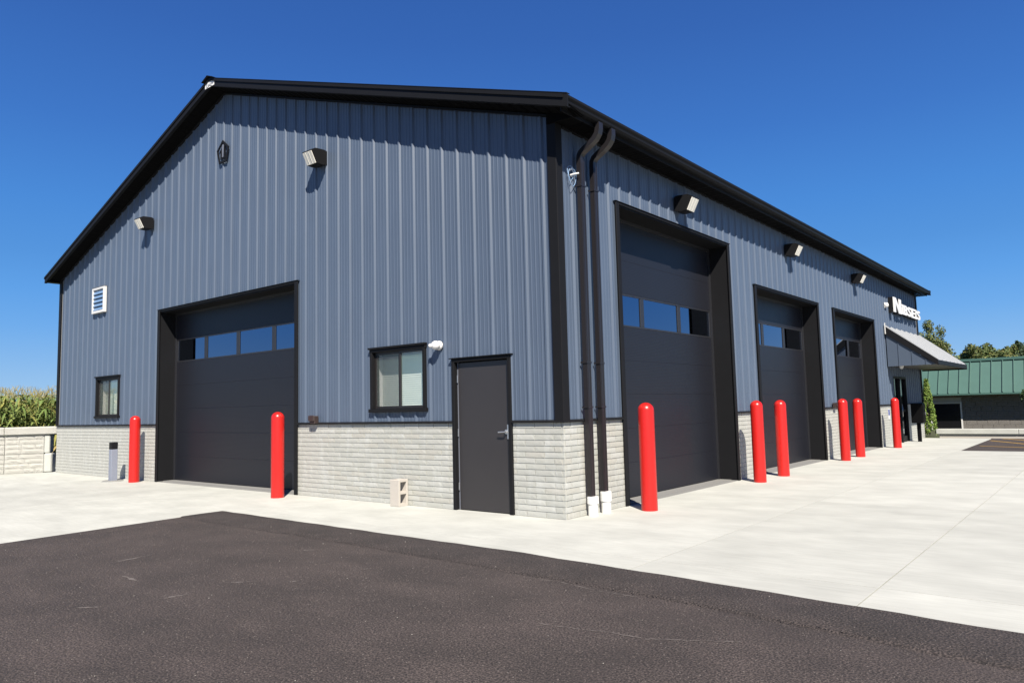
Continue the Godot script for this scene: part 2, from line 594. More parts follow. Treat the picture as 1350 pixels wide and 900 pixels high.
func along_edge(t: float) -> Vector2:
	# the stretch of EDGE up to x = 16
	var x := lerpf(-4.90, 15.9, t)
	for i in EDGE.size() - 1:
		if x <= EDGE[i + 1][0]:
			var k: float = (x - EDGE[i][0]) / (EDGE[i + 1][0] - EDGE[i][0])
			return Vector2(x, lerpf(EDGE[i][1], EDGE[i + 1][1], k))
	return Vector2(x, EDGE[-1][1])

# ---------------------------------------------------------------- building
const W := 16.961
const L := 22.878
const HB := 1.245
const RIDGE := -8.4
const OG := 0.38
const OE := 0.46
const PITCH := 0.316

func y_roof(x: float) -> float:
	return 8.345 - (0.3325 * (x - RIDGE) if x > RIDGE else 0.343 * (RIDGE - x))

func y_soffit(x: float) -> float:
	return 8.125 - (0.333 * (x - RIDGE) if x > RIDGE else 0.338 * (RIDGE - x))

# openings as [u0, u1, y0, y1]
const HOLES_G := [[-11.123, -5.826, 0.0, 3.814], [-1.967, -0.85, 0.0, 2.18], [-3.80, -2.52, 1.43, 2.44], [-14.43, -13.11, 1.44, 2.45]]
const HOLES_R := [[1.498, 5.585, 0.0, 4.441], [6.849, 10.955, 0.0, 3.803], [12.221, 16.357, 0.0, 3.803], [18.42, 20.25, 0.0, 2.17]]

func spans(u: float, y0: float, y1: float, holes: Array) -> Array:
	var list := [[y0, y1]]
	for h in holes:
		if u > h[0] and u < h[1]:
			var next := []
			for s in list:
				if h[3] <= s[0] or h[2] >= s[1]:
					next.append(s)
					continue
				if h[2] > s[0] + 0.001:
					next.append([s[0], h[2]])
				if h[3] < s[1] - 0.001:
					next.append([h[3], s[1]])
			list = next
	return list

# flat or ribbed skin in wall coordinates: u to the right, y up, out towards +z
func skin(st: SurfaceTool, us: Array, hs: Array, y0: float, top: Callable, holes: Array, base: float) -> void:
	for i in us.size() - 1:
		var ua: float = us[i]
		var ub: float = us[i + 1]
		var cuts := [ua, ub]
		for h in holes:
			for e in [h[0], h[1]]:
				if e > ua + 1e-4 and e < ub - 1e-4:
					cuts.append(e)
		cuts.sort()
		for c in cuts.size() - 1:
			var a: float = cuts[c]
			var b: float = cuts[c + 1]
			var za: float = base + lerpf(hs[i], hs[i + 1], (a - ua) / (ub - ua))
			var zb: float = base + lerpf(hs[i], hs[i + 1], (b - ua) / (ub - ua))
			for s in spans((a + b) / 2.0, y0, 99.0, holes):
				var ta: float = minf(s[1], top.call(a))
				var tb: float = minf(s[1], top.call(b))
				if ta <= s[0] + 0.001 and tb <= s[0] + 0.001:
					continue
				quad(st, Vector3(a, ta, za), Vector3(b, tb, zb), Vector3(b, s[0], zb), Vector3(a, s[0], za))

func rib_points(u0: float, u1: float, phase: float) -> Array:
	var pat := [[-0.038, 0.0], [-0.013, 0.025], [0.013, 0.025], [0.038, 0.0], [0.067, 0.0], [0.075, 0.0045], [0.087, 0.0045], [0.095, 0.0], [0.144, 0.0], [0.152, 0.0045], [0.164, 0.0045], [0.172, 0.0], [0.221, 0.0], [0.229, 0.0045], [0.241, 0.0045], [0.249, 0.0]]
	var us := []
	var hs := []
	var all := []
	var k := int(floor((u0 - phase) / PITCH)) - 1
	while phase + k * PITCH < u1 + PITCH:
		for p in pat:
			all.append([phase + k * PITCH + p[0], p[1]])
		k += 1
	for i in all.size() - 1:
		var a: Array = all[i]
		var b: Array = all[i + 1]
		if b[0] <= u0 or a[0] >= u1:
			continue
		if us.is_empty():
			us.append(maxf(a[0], u0))
			hs.append(lerpf(a[1], b[1], (us[0] - a[0]) / (b[0] - a[0])))
		var e := minf(b[0], u1)
		us.append(e)
		hs.append(lerpf(a[1], b[1], (e - a[0]) / (b[0] - a[0])))
	return [us, hs]

func ribbed_wall(wall: Node, u0: float, u1: float, phase: float, y0: float, top: Callable, holes: Array, m: Material) -> void:
	# sheets three ribs wide, lapping at a rib
	var k := int(ceil((u0 - phase) / PITCH))
	var edges := [u0]
	var u := phase + k * PITCH + 0.030
	while u < u1 - 0.05:
		if u > u0 + 0.25:
			edges.append(u)
		u += PITCH * 3.0
	edges.append(u1)
	for i in edges.size() - 1:
		var rp := rib_points(edges[i], edges[i + 1], phase)
		var st := begin()
		skin(st, rp[0], rp[1], y0, top, holes, -0.014 + 0.0012 * (i % 2))
		obj("wall_panel", st, m, wall)

func backing(u0: float, u1: float, y0: float, top: Callable, holes: Array, z: float) -> SurfaceTool:
	var st := begin()
	var us := []
	var n := int(ceil((u1 - u0) / 0.5))
	var hs := []
	for i in n + 1:
		us.append(lerpf(u0, u1, float(i) / n))
		hs.append(0.0)
	skin(st, us, hs, y0, top, holes, z)
	return st

func building() -> void:
	var b := thing("workshop", "large blue-grey ribbed steel workshop with black roof trim and pale brick base", "building")
	var flat := func(_u: float) -> float: return 5.24
	# ---- shell
	var gable := obj("gable_wall", backing(-W, 0.0, 0.0, y_soffit, HOLES_G, -0.13), M.interior, b)
	var side := obj("side_wall", backing(0.0, L, 0.0, flat, HOLES_R, -0.13), M.interior, b, Vector3.ZERO, PI / 2)
	ribbed_wall(gable, -W + 0.02, -0.02, -4.03, HB, y_soffit, HOLES_G, M.blue_grey_steel)
	ribbed_wall(side, 0.02, L - 0.02, 1.65, HB, flat, HOLES_R, M.blue_grey_steel)
	var back := obj("back_wall", backing(0.0, W, 0.0, func(u: float) -> float: return y_soffit(-u), [], -0.13), M.interior, b, Vector3(0, 0, -L), PI)
	ribbed_wall(back, 0.02, W - 0.02, 0.2, 0.05, func(u: float) -> float: return y_soffit(-u), [], M.blue_grey_steel)
	var left := obj("left_wall", backing(0.0, L, 0.0, flat, [], -0.13), M.interior, b, Vector3(-W, 0, -L), -PI / 2)
	ribbed_wall(left, 0.02, L - 0.02, 0.2, 0.05, flat, [], M.blue_grey_steel)
	var st := begin()
	box(st, Vector3(-W + 0.13, -0.04, -L + 0.13), Vector3(-0.13, 0.012, -0.13))
	obj("inner_floor", st, M.sill_concrete, b)
	bricks(b, gable, side)
	trims(b)
	roof(b)
	# ---- openings
	overhead_door(b, Transform3D(Basis(), Vector3.ZERO), HOLES_G[0], 7)
	var turn := Transform3D(Basis(Vector3.UP, PI / 2), Vector3.ZERO)
	overhead_door(b, turn, HOLES_R[0], 8)
	overhead_door(b, turn, HOLES_R[1], 7)
	overhead_door(b, turn, HOLES_R[2], 7)
	entry_door(b)
	window(b, HOLES_G[2])
	window(b, HOLES_G[3])
	storefront(b)
	canopy(b)
	downspouts(b)

func brick_mesh(len: float, seed_: int) -> ArrayMesh:
	# rough split face: a 7 x 3 grid pushed in and out
	var r := RandomNumberGenerator.new()
	r.seed = seed_
	var st := begin()
	var nx := 6
	var ny := 2
	var h := 0.0690
	var pts := []
	for i in nx + 1:
		var col := []
		for j in ny + 1:
			var edge := i == 0 or i == nx or j == 0 or j == ny
			var x := len * (float(i) / nx - 0.5)
			var y := h * (float(j) / ny - 0.5)
			if edge:
				col.append(Vector3(x, y, r.randf_range(-0.0014, -0.0004)))
			else:
				col.append(Vector3(x + r.randf_range(-0.008, 0.008), y + r.randf_range(-0.008, 0.008), r.randf_range(-0.0002, 0.0014)))
		pts.append(col)
	st.set_smooth_group(-1)
	for i in nx:
		for j in ny:
			quad(st, pts[i][j + 1], pts[i + 1][j + 1], pts[i + 1][j], pts[i][j])
	var d := -0.028
	for i in nx:
		var a: Vector3 = pts[i][ny]
		var c: Vector3 = pts[i + 1][ny]
		quad(st, Vector3(a.x, a.y, d), Vector3(c.x, c.y, d), c, a)
		a = pts[i][0]
		c = pts[i + 1][0]
		quad(st, a, c, Vector3(c.x, c.y, d), Vector3(a.x, a.y, d))
	for s in [0, nx]:
		for j in ny:
			var a: Vector3 = pts[s][j]
			var c: Vector3 = pts[s][j + 1]
			face(st, [a, c, Vector3(c.x, c.y, d), Vector3(a.x, a.y, d)], Vector3.LEFT if s == 0 else Vector3.RIGHT)
	return mesh_of(st)

func bricks(b: Node3D, gable: Node3D, side: Node3D) -> void:
	var mod := HB / 16.0
	var lm := 0.318
	var meshes := []
	for i in 8:
		meshes.append(brick_mesh(lm - 0.009, 100 + i))
	var mortar := func(_u: float) -> float: return HB - 0.004
	for q in [[-W, -11.123], [-5.826, -1.967], [-0.85, 0.0]]:
		obj("mortar_bed", backing(q[0], q[1], 0.0, mortar, [], -0.0095), M.mortar, gable)
	for q in [[0.010, 1.498], [5.585, 6.849], [10.955, 12.221], [16.357, 18.42], [20.25, L]]:
		obj("mortar_bed", backing(q[0], q[1], 0.0, mortar, [], -0.0095), M.mortar, side)
	var list := []
	for wall in 2:
		var holes: Array = HOLES_G if wall == 0 else HOLES_R
		var u_lo := -W if wall == 0 else 0.0
		var u_hi := 0.0 if wall == 0 else L
		for row in 16:
			var y := (row + 0.5) * mod
			# free runs on this row
			var runs := [[u_lo, u_hi]]
			for h in holes:
				if h[2] < y and h[3] > y:
					var next := []
					for q in runs:
						if h[1] <= q[0] or h[0] >= q[1]:
							next.append(q)
						else:
							if h[0] > q[0]:
								next.append([q[0], h[0]])
							if h[1] < q[1]:
								next.append([h[1], q[1]])
					runs = next
			for q in runs:
				var a: float = q[0]
				var e: float = q[1]
				if wall == 0 and e == 0.0 and row % 2 == 1:
					e = -0.034
				if wall == 1 and a == 0.0 and row % 2 == 0:
					a = 0.034
				# joints measured from the corner
				var off := (row % 2) * lm / 2.0
				var joints := [a, e]
				var k := int(floor((a - off) / lm)) - 1
				while k * lm + off < e:
					var j := k * lm + off
					if j > a + 0.05 and j < e - 0.05:
						joints.append(j)
					k += 1
				joints.sort()
				for j in joints.size() - 1:
					var u: float = (joints[j] + joints[j + 1]) / 2.0
					var wd: float = joints[j + 1] - joints[j] - 0.009
					var p := Vector3(u, y, 0) if wall == 0 else Vector3(0, y, -u)
					list.append({"d": p.distance_to(EYE), "wall": wall, "u": u, "y": y, "w": wd, "m": rng.randi() % 8, "t": rng.randi() % 5, "dz": rng.randf_range(-0.0015, 0.0015)})
	list.sort_custom(func(x, z): return x.d < z.d)
	var far := [begin(), begin()]
	for i in list.size():
		var k: Dictionary = list[i]
		var sc: float = k.w / (lm - 0.009)
		var t := Transform3D(Basis.from_scale(Vector3(sc, 1, 1)), Vector3(k.u, k.y, k.dz))
		if i < 300:
			var o := put("brick", meshes[k.m], M["brick_%d" % k.t], gable if k.wall == 0 else side)
			o.transform = t
		else:
			merge(far[k.wall], meshes[k.m], t)
	for i in 2:
		var o := put("brickwork", far[i].commit(), M["brick_%d" % (i * 3)], gable if i == 0 else side)
		o.set_meta("kind", "stuff")

func trims(b: Node3D) -> void:
	# ledge trim between brick and steel, in runs between the openings
	for wall in 2:
		var runs: Array = [[-W, -11.123], [-5.826, -1.967], [-0.85, 0.034]] if wall == 0 else [[0.0205, 1.498], [5.585, 6.849], [10.955, 12.221], [16.357, 18.42], [20.25, L]]
		for q in runs:
			var st := begin()
			sweep_x(st, [[-0.02, HB - 0.001], [-0.02, HB + 0.032], [0.012, HB + 0.032], [0.034, HB + 0.012], [0.034, HB - 0.004], [0.026, HB - 0.001]], q[0], q[1])
			obj("ledge_trim", st, M.black_trim, b, Vector3.ZERO, 0.0 if wall == 0 else PI / 2)
	# corner trims
	for c in [[0.0, 0.0, 1, 1, 5.33], [-W, 0.0, -1, 1, 5.23], [0.0, -L, 1, -1, 5.24], [-W, -L, -1, -1, 5.23]]:
		var st := begin()
		var sx: float = c[2]
		var sz: float = c[3]
		var pts := PackedVector2Array()
		for q in [[-0.115, 0.029], [0.025, 0.029], [0.029, 0.025], [0.029, -0.115], [0.010, -0.115], [0.010, 0.010], [-0.115, 0.010]]:
			pts.append(Vector2(q[0] * sx, -q[1] * sz))
		prism(st, pts, HB + 0.006, c[4])
		var o := obj("corner_trim", st, M.black_trim, b, Vector3(c[0], 0, c[1]))
		o.rotation.x = -PI / 2

func rake(st: SurfaceTool, x0: float, x1: float, f0: float, f1: float, z0: float, z1: float, by: Callable) -> void:
	# bar that follows the slope: bottom by(x)+f0, top by(x)+f1
	var p := PackedVector2Array([Vector2(x0, by.call(x0) + f0), Vector2(x1, by.call(x1) + f0), Vector2(x1, by.call(x1) + f1), Vector2(x0, by.call(x0) + f1)])
	prism(st, p, z0, z1)

func roof(b: Node3D) -> void:
	var xl := -17.15
	for side in 2:
		var xa := RIDGE if side == 0 else xl
		var xb := OE - 0.06 if side == 0 else RIDGE
		# roof sheets: deck with ribs running down the slope
		var st := begin()
		var zf := OG - 0.01
		var zb := -L - OG
		var p := [Vector3(xa, y_roof(xa), zf), Vector3(xb, y_roof(xb), zf), Vector3(xb, y_roof(xb), zb), Vector3(xa, y_roof(xa), zb)]
		face(st, p, Vector3.UP)
		var q := []
		for v in p:
			q.append(v - Vector3(0, 0.05, 0))
		face(st, q, Vector3.DOWN)
		for e in 4:
			face(st, [p[e], p[(e + 1) % 4], q[(e + 1) % 4], q[e]], Vector3(0, 0, 1) if e == 0 else (Vector3.RIGHT if e == 1 else (Vector3(0, 0, -1) if e == 2 else Vector3.LEFT)))
		var z := zf - 0.15
		while z > zb + 0.1:
			var r0 := Vector3(xa, y_roof(xa), z)
			var r1 := Vector3(xb, y_roof(xb), z)
			var t := Vector3(0, 0.022, 0)
			face(st, [r0 + Vector3(0, 0.001, 0.03), r1 + Vector3(0, 0.001, 0.03), r1 + t + Vector3(0, 0, 0.012), r0 + t + Vector3(0, 0, 0.012)], Vector3(0, 1, 1))
			face(st, [r0 + t + Vector3(0, 0, 0.012), r1 + t + Vector3(0, 0, 0.012), r1 + t - Vector3(0, 0, 0.012), r0 + t - Vector3(0, 0, 0.012)], Vector3.UP)
			face(st, [r0 + Vector3(0, 0.001, -0.03), r1 + Vector3(0, 0.001, -0.03), r1 + t - Vector3(0, 0, 0.012), r0 + t - Vector3(0, 0, 0.012)], Vector3(0, 1, -1))
			z -= PITCH
		obj("roof_slope", st, M.black_trim, b)
		for end in 2:
			var s := 1.0 if end == 0 else -1.0
			var z0 := OG - 0.04 if end == 0 else -L - OG + 0.04
			# fascia board and its hem
			st = begin()
			var fx0 := xa + 0.002 if side == 0 else xl
			var fx1 := OE if side == 0 else xb - 0.002
			rake(st, fx0, fx1, -0.15, 0.012, z0 - 0.012, z0 + 0.012, y_roof)
			rake(st, fx0, fx1, 0.012, 0.022, z0 - 0.05, z0 + 0.018, y_roof)
			rake(st, fx0, fx1, -0.162, -0.15, z0 - 0.05, z0 + 0.017, y_roof)
			obj("rake_fascia", st, M.black_trim, b)
			# soffit of the rake, grooved boards seen from below
			st = begin()
			var x := fx0
			while x < fx1 - 0.01:
				var x2 := minf(x + 0.2, fx1)
				var zi := -0.02 if end == 0 else -L + 0.02
				var zo := z0 - 0.02 * s
				face(st, [Vector3(x, y_roof(x) - 0.135, zo), Vector3(x2 - 0.012, y_roof(x2) - 0.135, zo), Vector3(x2 - 0.012, y_soffit(x2) + 0.03, zi), Vector3(x, y_soffit(x) + 0.03, zi)], Vector3.DOWN)
				face(st, [Vector3(x2 - 0.012, y_roof(x2) - 0.12, zo), Vector3(x2, y_roof(x2) - 0.12, zo), Vector3(x2, y_soffit(x2) + 0.045, zi), Vector3(x2 - 0.012, y_soffit(x2) + 0.045, zi)], Vector3.DOWN)
				x = x2
			obj("rake_soffit", st, M.black_trim_dull, b)
			st = begin()
			var wx0 := maxf(fx0, -W)
			var wx1 := minf(fx1, 0.0)
			if end == 0:
				rake(st, wx0, wx1, -0.012, 0.022, -0.02, 0.034, y_soffit)
			else:
				rake(st, wx0, wx1, -0.012, 0.022, -L - 0.034, -L + 0.02, y_soffit)
			obj("soffit_trim", st, M.black_trim, b)
	# ridge cap
	var st := begin()
	prism(st, PackedVector2Array([Vector2(RIDGE - 0.22, y_roof(RIDGE - 0.22) + 0.03), Vector2(RIDGE, 8.345 + 0.045), Vector2(RIDGE + 0.22, y_roof(RIDGE + 0.22) + 0.03), Vector2(RIDGE + 0.22, y_roof(RIDGE + 0.22) + 0.022), Vector2(RIDGE, 8.345 + 0.03), Vector2(RIDGE - 0.22, y_roof(RIDGE - 0.22) + 0.022)]), -L - OG, OG + 0.035)
	obj("ridge_cap", st, M.black_trim, b)
	# eave of the long side: soffit boards, fascia, gutter
	st = begin()
	var z := 0.03
	while z > -L - OG + 0.1:
		var z2 := maxf(z - 0.305, -L - OG + 0.05)
		face(st, [Vector3(-0.03, 5.236, z), Vector3(0.34, 5.236, z), Vector3(0.34, 5.236, z2 + 0.012), Vector3(-0.03, 5.236, z2 + 0.012)], Vector3.DOWN)
		face(st, [Vector3(-0.03, 5.25, z2 + 0.012), Vector3(0.34, 5.25, z2 + 0.012), Vector3(0.34, 5.25, z2), Vector3(-0.03, 5.25, z2)], Vector3.DOWN)
		z = z2
	obj("eave_soffit", st, M.black_trim_dull, b)
	st = begin()
	box(st, Vector3(-0.02, 5.215, -L + 0.02), Vector3(0.036, 5.234, -0.14))
	obj("soffit_trim", st, M.black_trim, b)
	st = begin()
	box(st, Vector3(0.325, 5.222, -L - OG + 0.06), Vector3(0.343, 5.39, OG - 0.06))
	obj("eave_fascia", st, M.black_trim, b)
	st = begin()
	var prof := PackedVector2Array([Vector2(0.345, 5.385), Vector2(0.345, 5.272), Vector2(0.415, 5.272), Vector2(0.440, 5.30), Vector2(0.445, 5.335), Vector2(0.468, 5.36), Vector2(0.468, 5.392), Vector2(0.455, 5.392), Vector2(0.455, 5.372), Vector2(0.432, 5.345), Vector2(0.428, 5.31), Vector2(0.41, 5.284), Vector2(0.357, 5.284), Vector2(0.357, 5.385)])
	prism(st, prof, -L - OG + 0.02, OG - 0.052)
	obj("gutter", st, M.black_trim, b)
	# left eave
	st = begin()
	box(st, Vector3(-17.17, 5.20, -L - OG + 0.06), Vector3(-17.152, 5.335, OG - 0.06))
	box(st, Vector3(-17.15, 5.20, -L - OG + 0.06), Vector3(-W + 0.0, 5.212, OG - 0.06))
	obj("eave_fascia", st, M.black_trim, b)
	# rake return closing the corner under the gutter
	st = begin()
	prism(st, PackedVector2Array([Vector2(-0.1, 5.24), Vector2(0.343, 5.225), Vector2(0.343, y_roof(0.343) - 0.155), Vector2(-0.1, y_roof(-0.1) - 0.155)]), 0.03, 0.045)
	obj("eave_return", st, M.black_trim_dull, b)
	# white maker's sticker on the ridge
	st = begin()
	box(st, Vector3(RIDGE - 0.17, 8.155, OG - 0.027), Vector3(RIDGE + 0.19, 8.275, OG - 0.0245))
	var plate := obj("maker_sticker", st, M.white_plastic, b)
	plate.set_meta("label", "small white sticker at the ridge end")
	st = begin()
	box(st, Vector3(RIDGE - 0.11, 8.17, OG - 0.024), Vector3(RIDGE - 0.085, 8.255, OG - 0.0225))
	for i in 5:
		box(st, Vector3(RIDGE - 0.05 + i * 0.042, 8.19, OG - 0.024), Vector3(RIDGE - 0.025 + i * 0.042, 8.225, OG - 0.0225))
	obj("sticker_print", st, M.grey_paint, plate)

func overhead_door(b: Node3D, turn: Transform3D, h: Array, n: int) -> void:
	var u0: float = h[0]
	var u1: float = h[1]
	var top: float = h[3]
	var dep := -0.38
	var root := Transform3D(turn.basis, turn.origin)
	var seal := begin()
	# stop strips at the sides and the top, in front of the leaf
	box(seal, Vector3(u0 + 0.03, 0.014, dep + 0.002), Vector3(u0 + 0.075, top - 0.075, dep + 0.03))
	box(seal, Vector3(u1 - 0.075, 0.014, dep + 0.002), Vector3(u1 - 0.03, top - 0.075, dep + 0.03))
	box(seal, Vector3(u0 + 0.03, top - 0.075, dep + 0.002), Vector3(u1 - 0.03, top - 0.031, dep + 0.03))
	var door := obj("overhead_door", seal, M.door_frame_metal, b)
	door.transform = root
	# jamb linings with their face trims
	for s in 2:
		var st := begin()
		var e := u0 if s == 0 else u1
		var k := 1.0 if s == 0 else -1.0
		box(st, Vector3(minf(e, e + 0.03 * k), 0.004, dep - 0.12), Vector3(maxf(e, e + 0.03 * k), top - 0.03, 0.012))
		cbox(st, Vector3(minf(e - 0.035 * k, e + 0.06 * k), 0.004, 0.0125), Vector3(maxf(e - 0.035 * k, e + 0.06 * k), top + 0.03, 0.036), 0.005)
		obj("jamb", st, M.black_trim, door)
	var st := begin()
	box(st, Vector3(u0, top - 0.03, dep - 0.12), Vector3(u1, top, 0.012))
	cbox(st, Vector3(u0 + 0.061, top - 0.008, 0.0125), Vector3(u1 - 0.061, top + 0.022, 0.034), 0.004)
	cbox(st, Vector3(u0 - 0.05, top + 0.0305, -0.01), Vector3(u1 + 0.05, top + 0.038, 0.048), 0.003)
	obj("head_trim", st, M.black_trim, door)
	# sections
	var sh := (top - 0.05) / n
	if n == 8:
		sh = 0.5325
	else:
		sh = 0.5285
	var panes := 4 if u1 - u0 > 4.5 else 3
	for i in n + 1:
		var y0 := 0.02 + i * sh
		var y1 := minf(y0 + sh - 0.0016, top - 0.032)
		if y1 - y0 < 0.02:
			continue
		st = begin()
		if i == 5:
			# glazed section: rails and stiles round the panes
			var a := u0 + 0.035
			var e := u1 - 0.035
			var st_w := 0.075
			var mull := 0.12
			var pw := (e - a - 2 * st_w - (panes - 1) * mull) / panes
			cbox(st, Vector3(a, y0, dep - 0.045), Vector3(e, y0 + 0.03, dep), 0.004)
			cbox(st, Vector3(a, y1 - 0.03, dep - 0.045), Vector3(e, y1, dep), 0.004)
			var u := a
			for p in panes + 1:
				var w := st_w if p == 0 or p == panes else mull
				cbox(st, Vector3(u, y0 + 0.0305, dep - 0.045), Vector3(u + w, y1 - 0.0305, dep - 0.001), 0.004)
				u += w + pw
			obj("door_section", st, M.door_frame_metal, door)
			u = a + st_w
			for p in panes:
				var g := begin()
				box(g, Vector3(u - 0.004, y0 + 0.027, dep - 0.026), Vector3(u + pw + 0.004, y1 - 0.027, dep - 0.016))
				obj("window_pane", g, M.mirror_glass, door)
				u += pw + mull
		else:
			cbox(st, Vector3(u0 + 0.033, y0, dep - 0.045), Vector3(u1 - 0.033, y1, dep), 0.0012)
			obj("door_section", st, M.door_skin, door)
	# rubber seal below, sill slab in the opening
	st = begin()
	box(st, Vector3(u0 + 0.033, 0.0045, dep - 0.04), Vector3(u1 - 0.033, 0.0185, dep - 0.004))
	obj("bottom_seal", st, M.black_trim_dull, door)
	st = begin()
	box(st, Vector3(u0 + 0.031, -0.03, dep - 0.2), Vector3(u1 - 0.031, 0.004, 0.01))
	obj("door_sill", st, M.sill_concrete, door)

func entry_door(b: Node3D) -> void:
	var u0 := -1.967
	var u1 := -0.85
	var st := begin()
	cbox(st, Vector3(u0, 0.003, -0.10), Vector3(u0 + 0.055, 2.13, 0.03), 0.004)
	cbox(st, Vector3(u1 - 0.055, 0.003, -0.10), Vector3(u1, 2.13, 0.03), 0.004)
	cbox(st, Vector3(u0 - 0.0, 2.1305, -0.10), Vector3(u1 + 0.0, 2.18, 0.03), 0.004)
	cbox(st, Vector3(u0 - 0.03, 2.1805, -0.01), Vector3(u1 + 0.03, 2.194, 0.055), 0.003)
	var d := obj("entry_door", st, M.black_trim, b)
	st = begin()
	cbox(st, Vector3(u0 + 0.085, 0.012, -0.075), Vector3(u1 - 0.062, 2.118, -0.03), 0.004)
	obj("door_leaf", st, M.entry_door_paint, d)
	st = begin()
	box(st, Vector3(u0 + 0.056, 0.004, -0.085), Vector3(u0 + 0.082, 2.128, -0.04))
	obj("hinge_stile", st, M.grey_paint, d)
	for y in [0.28, 1.05, 1.83]:
		st = begin()
		tube(st, [Vector3(u0 + 0.073, y, -0.024), Vector3(u0 + 0.073, y + 0.11, -0.024)], 0.009, 8)
		cbox(st, Vector3(u0 + 0.060, y + 0.004, -0.039), Vector3(u0 + 0.072, y + 0.106, -0.027), 0.002)
		obj("hinge", st, M.satin_steel, d)
	# latch guard plate, rose and lever
	st = begin()
	cbox(st, Vector3(u1 - 0.112, 1.02, -0.0295), Vector3(u1 - 0.058, 1.22, -0.012), 0.003)
	obj("latch_guard", st, M.satin_steel, d)
	st = begin()
	var c := Vector3(u1 - 0.125, 1.12, -0.03)
	tube(st, [c, c + Vector3(0, 0, 0.02)], 0.032, 14)
	tube(st, [c + Vector3(0, 0, 0.02), c + Vector3(0, 0, 0.058)], 0.012, 8)
	tube(st, [c + Vector3(0.012, 0, 0.058), c + Vector3(-0.05, -0.001, 0.062), c + Vector3(-0.115, -0.006, 0.055)], 0.0105, 8)
	obj("lever_handle", st, M.satin_steel, d)

func window(b: Node3D, h: Array) -> void:
	var u0: float = h[0]
	var u1: float = h[1]
	var y0: float = h[2]
	var y1: float = h[3]
	# outer trim
	var st := begin()
	cbox(st, Vector3(u0, y0 + 0.051, -0.13), Vector3(u0 + 0.055, y1 - 0.051, 0.03), 0.004)
	cbox(st, Vector3(u1 - 0.055, y0 + 0.051, -0.13), Vector3(u1, y1 - 0.051, 0.03), 0.004)
	cbox(st, Vector3(u0 - 0.01, y1 - 0.05, -0.13), Vector3(u1 + 0.01, y1, 0.032), 0.004)
	cbox(st, Vector3(u0 - 0.02, y1 + 0.0005, -0.012), Vector3(u1 + 0.02, y1 + 0.03, 0.06), 0.004)
	cbox(st, Vector3(u0 - 0.02, y0 - 0.005, -0.13), Vector3(u1 + 0.02, y0 + 0.05, 0.05), 0.004)
	var w := obj("window", st, M.black_trim, b)
	# two sashes
	var a := u0 + 0.056
	var e := u1 - 0.056
	var lo := y0 + 0.0505
	var hi := y1 - 0.0505
	var mid := (a + e) / 2.0
	st = begin()
	for s in 2:
		var l := a if s == 0 else mid + 0.02
		var r := mid + 0.02 if s == 0 else e
		var z := -0.030 if s == 0 else -0.008
		var f := 0.040
		cbox(st, Vector3(l, lo, z - 0.03), Vector3(l + f, hi, z), 0.003)
		cbox(st, Vector3(r - f, lo, z - 0.03), Vector3(r, hi, z - 0.0006), 0.003)
		cbox(st, Vector3(l + f, lo, z - 0.03), Vector3(r - f, lo + f, z - 0.001), 0.003)
		cbox(st, Vector3(l + f, hi - f, z - 0.03), Vector3(r - f, hi, z - 0.001), 0.003)
	obj("frame", st, M.bronze_frame, w)
	for s in 2:
		var l := a + 0.038 if s == 0 else mid + 0.058
		var r := mid - 0.018 if s == 0 else e - 0.038
		var z := -0.045 if s == 0 else -0.023
		st = begin()
		face(st, [Vector3(l, lo + 0.038, z), Vector3(r, lo + 0.038, z), Vector3(r, hi - 0.038, z), Vector3(l, hi - 0.038, z)], Vector3.BACK)
		face(st, [Vector3(l, lo + 0.038, z - 0.012), Vector3(r, lo + 0.038, z - 0.012), Vector3(r, hi - 0.038, z - 0.012), Vector3(l, hi - 0.038, z - 0.012)], Vector3.BACK)
		obj("pane", st, M.clear_glass, w)
	st = begin()
	face(st, [Vector3(a + 0.04, lo + 0.04, -0.026), Vector3(mid - 0.02, lo + 0.04, -0.026), Vector3(mid - 0.02, hi - 0.04, -0.026), Vector3(a + 0.04, hi - 0.04, -0.026)], Vector3.BACK)
	obj("insect_screen", st, M.insect_screen, w)
	# blind slats inside
	st = begin()
	var y := lo + 0.01
	while y < hi:
		face(st, [Vector3(a - 0.02, y, -0.205), Vector3(e + 0.02, y, -0.205), Vector3(e + 0.02, y + 0.036, -0.213), Vector3(a - 0.02, y + 0.036, -0.213)], Vector3(0, 0.4, 1))
		y += 0.034
	var bl := obj("blind", st, M.blind_white, w)
	bl.set_meta("kind", "stuff")
	# reveal lining
	st = begin()
	box(st, Vector3(u0 + 0.02, y0 + 0.02, -0.30), Vector3(u0 + 0.04, y1 - 0.02, -0.131))
	box(st, Vector3(u1 - 0.04, y0 + 0.02, -0.30), Vector3(u1 - 0.02, y1 - 0.02, -0.131))
	box(st, Vector3(u0 + 0.041, y0 + 0.02, -0.30), Vector3(u1 - 0.041, y0 + 0.04, -0.131))
	box(st, Vector3(u0 + 0.041, y1 - 0.04, -0.30), Vector3(u1 - 0.041, y1 - 0.02, -0.131))
	obj("reveal", st, M.white_plastic, w)

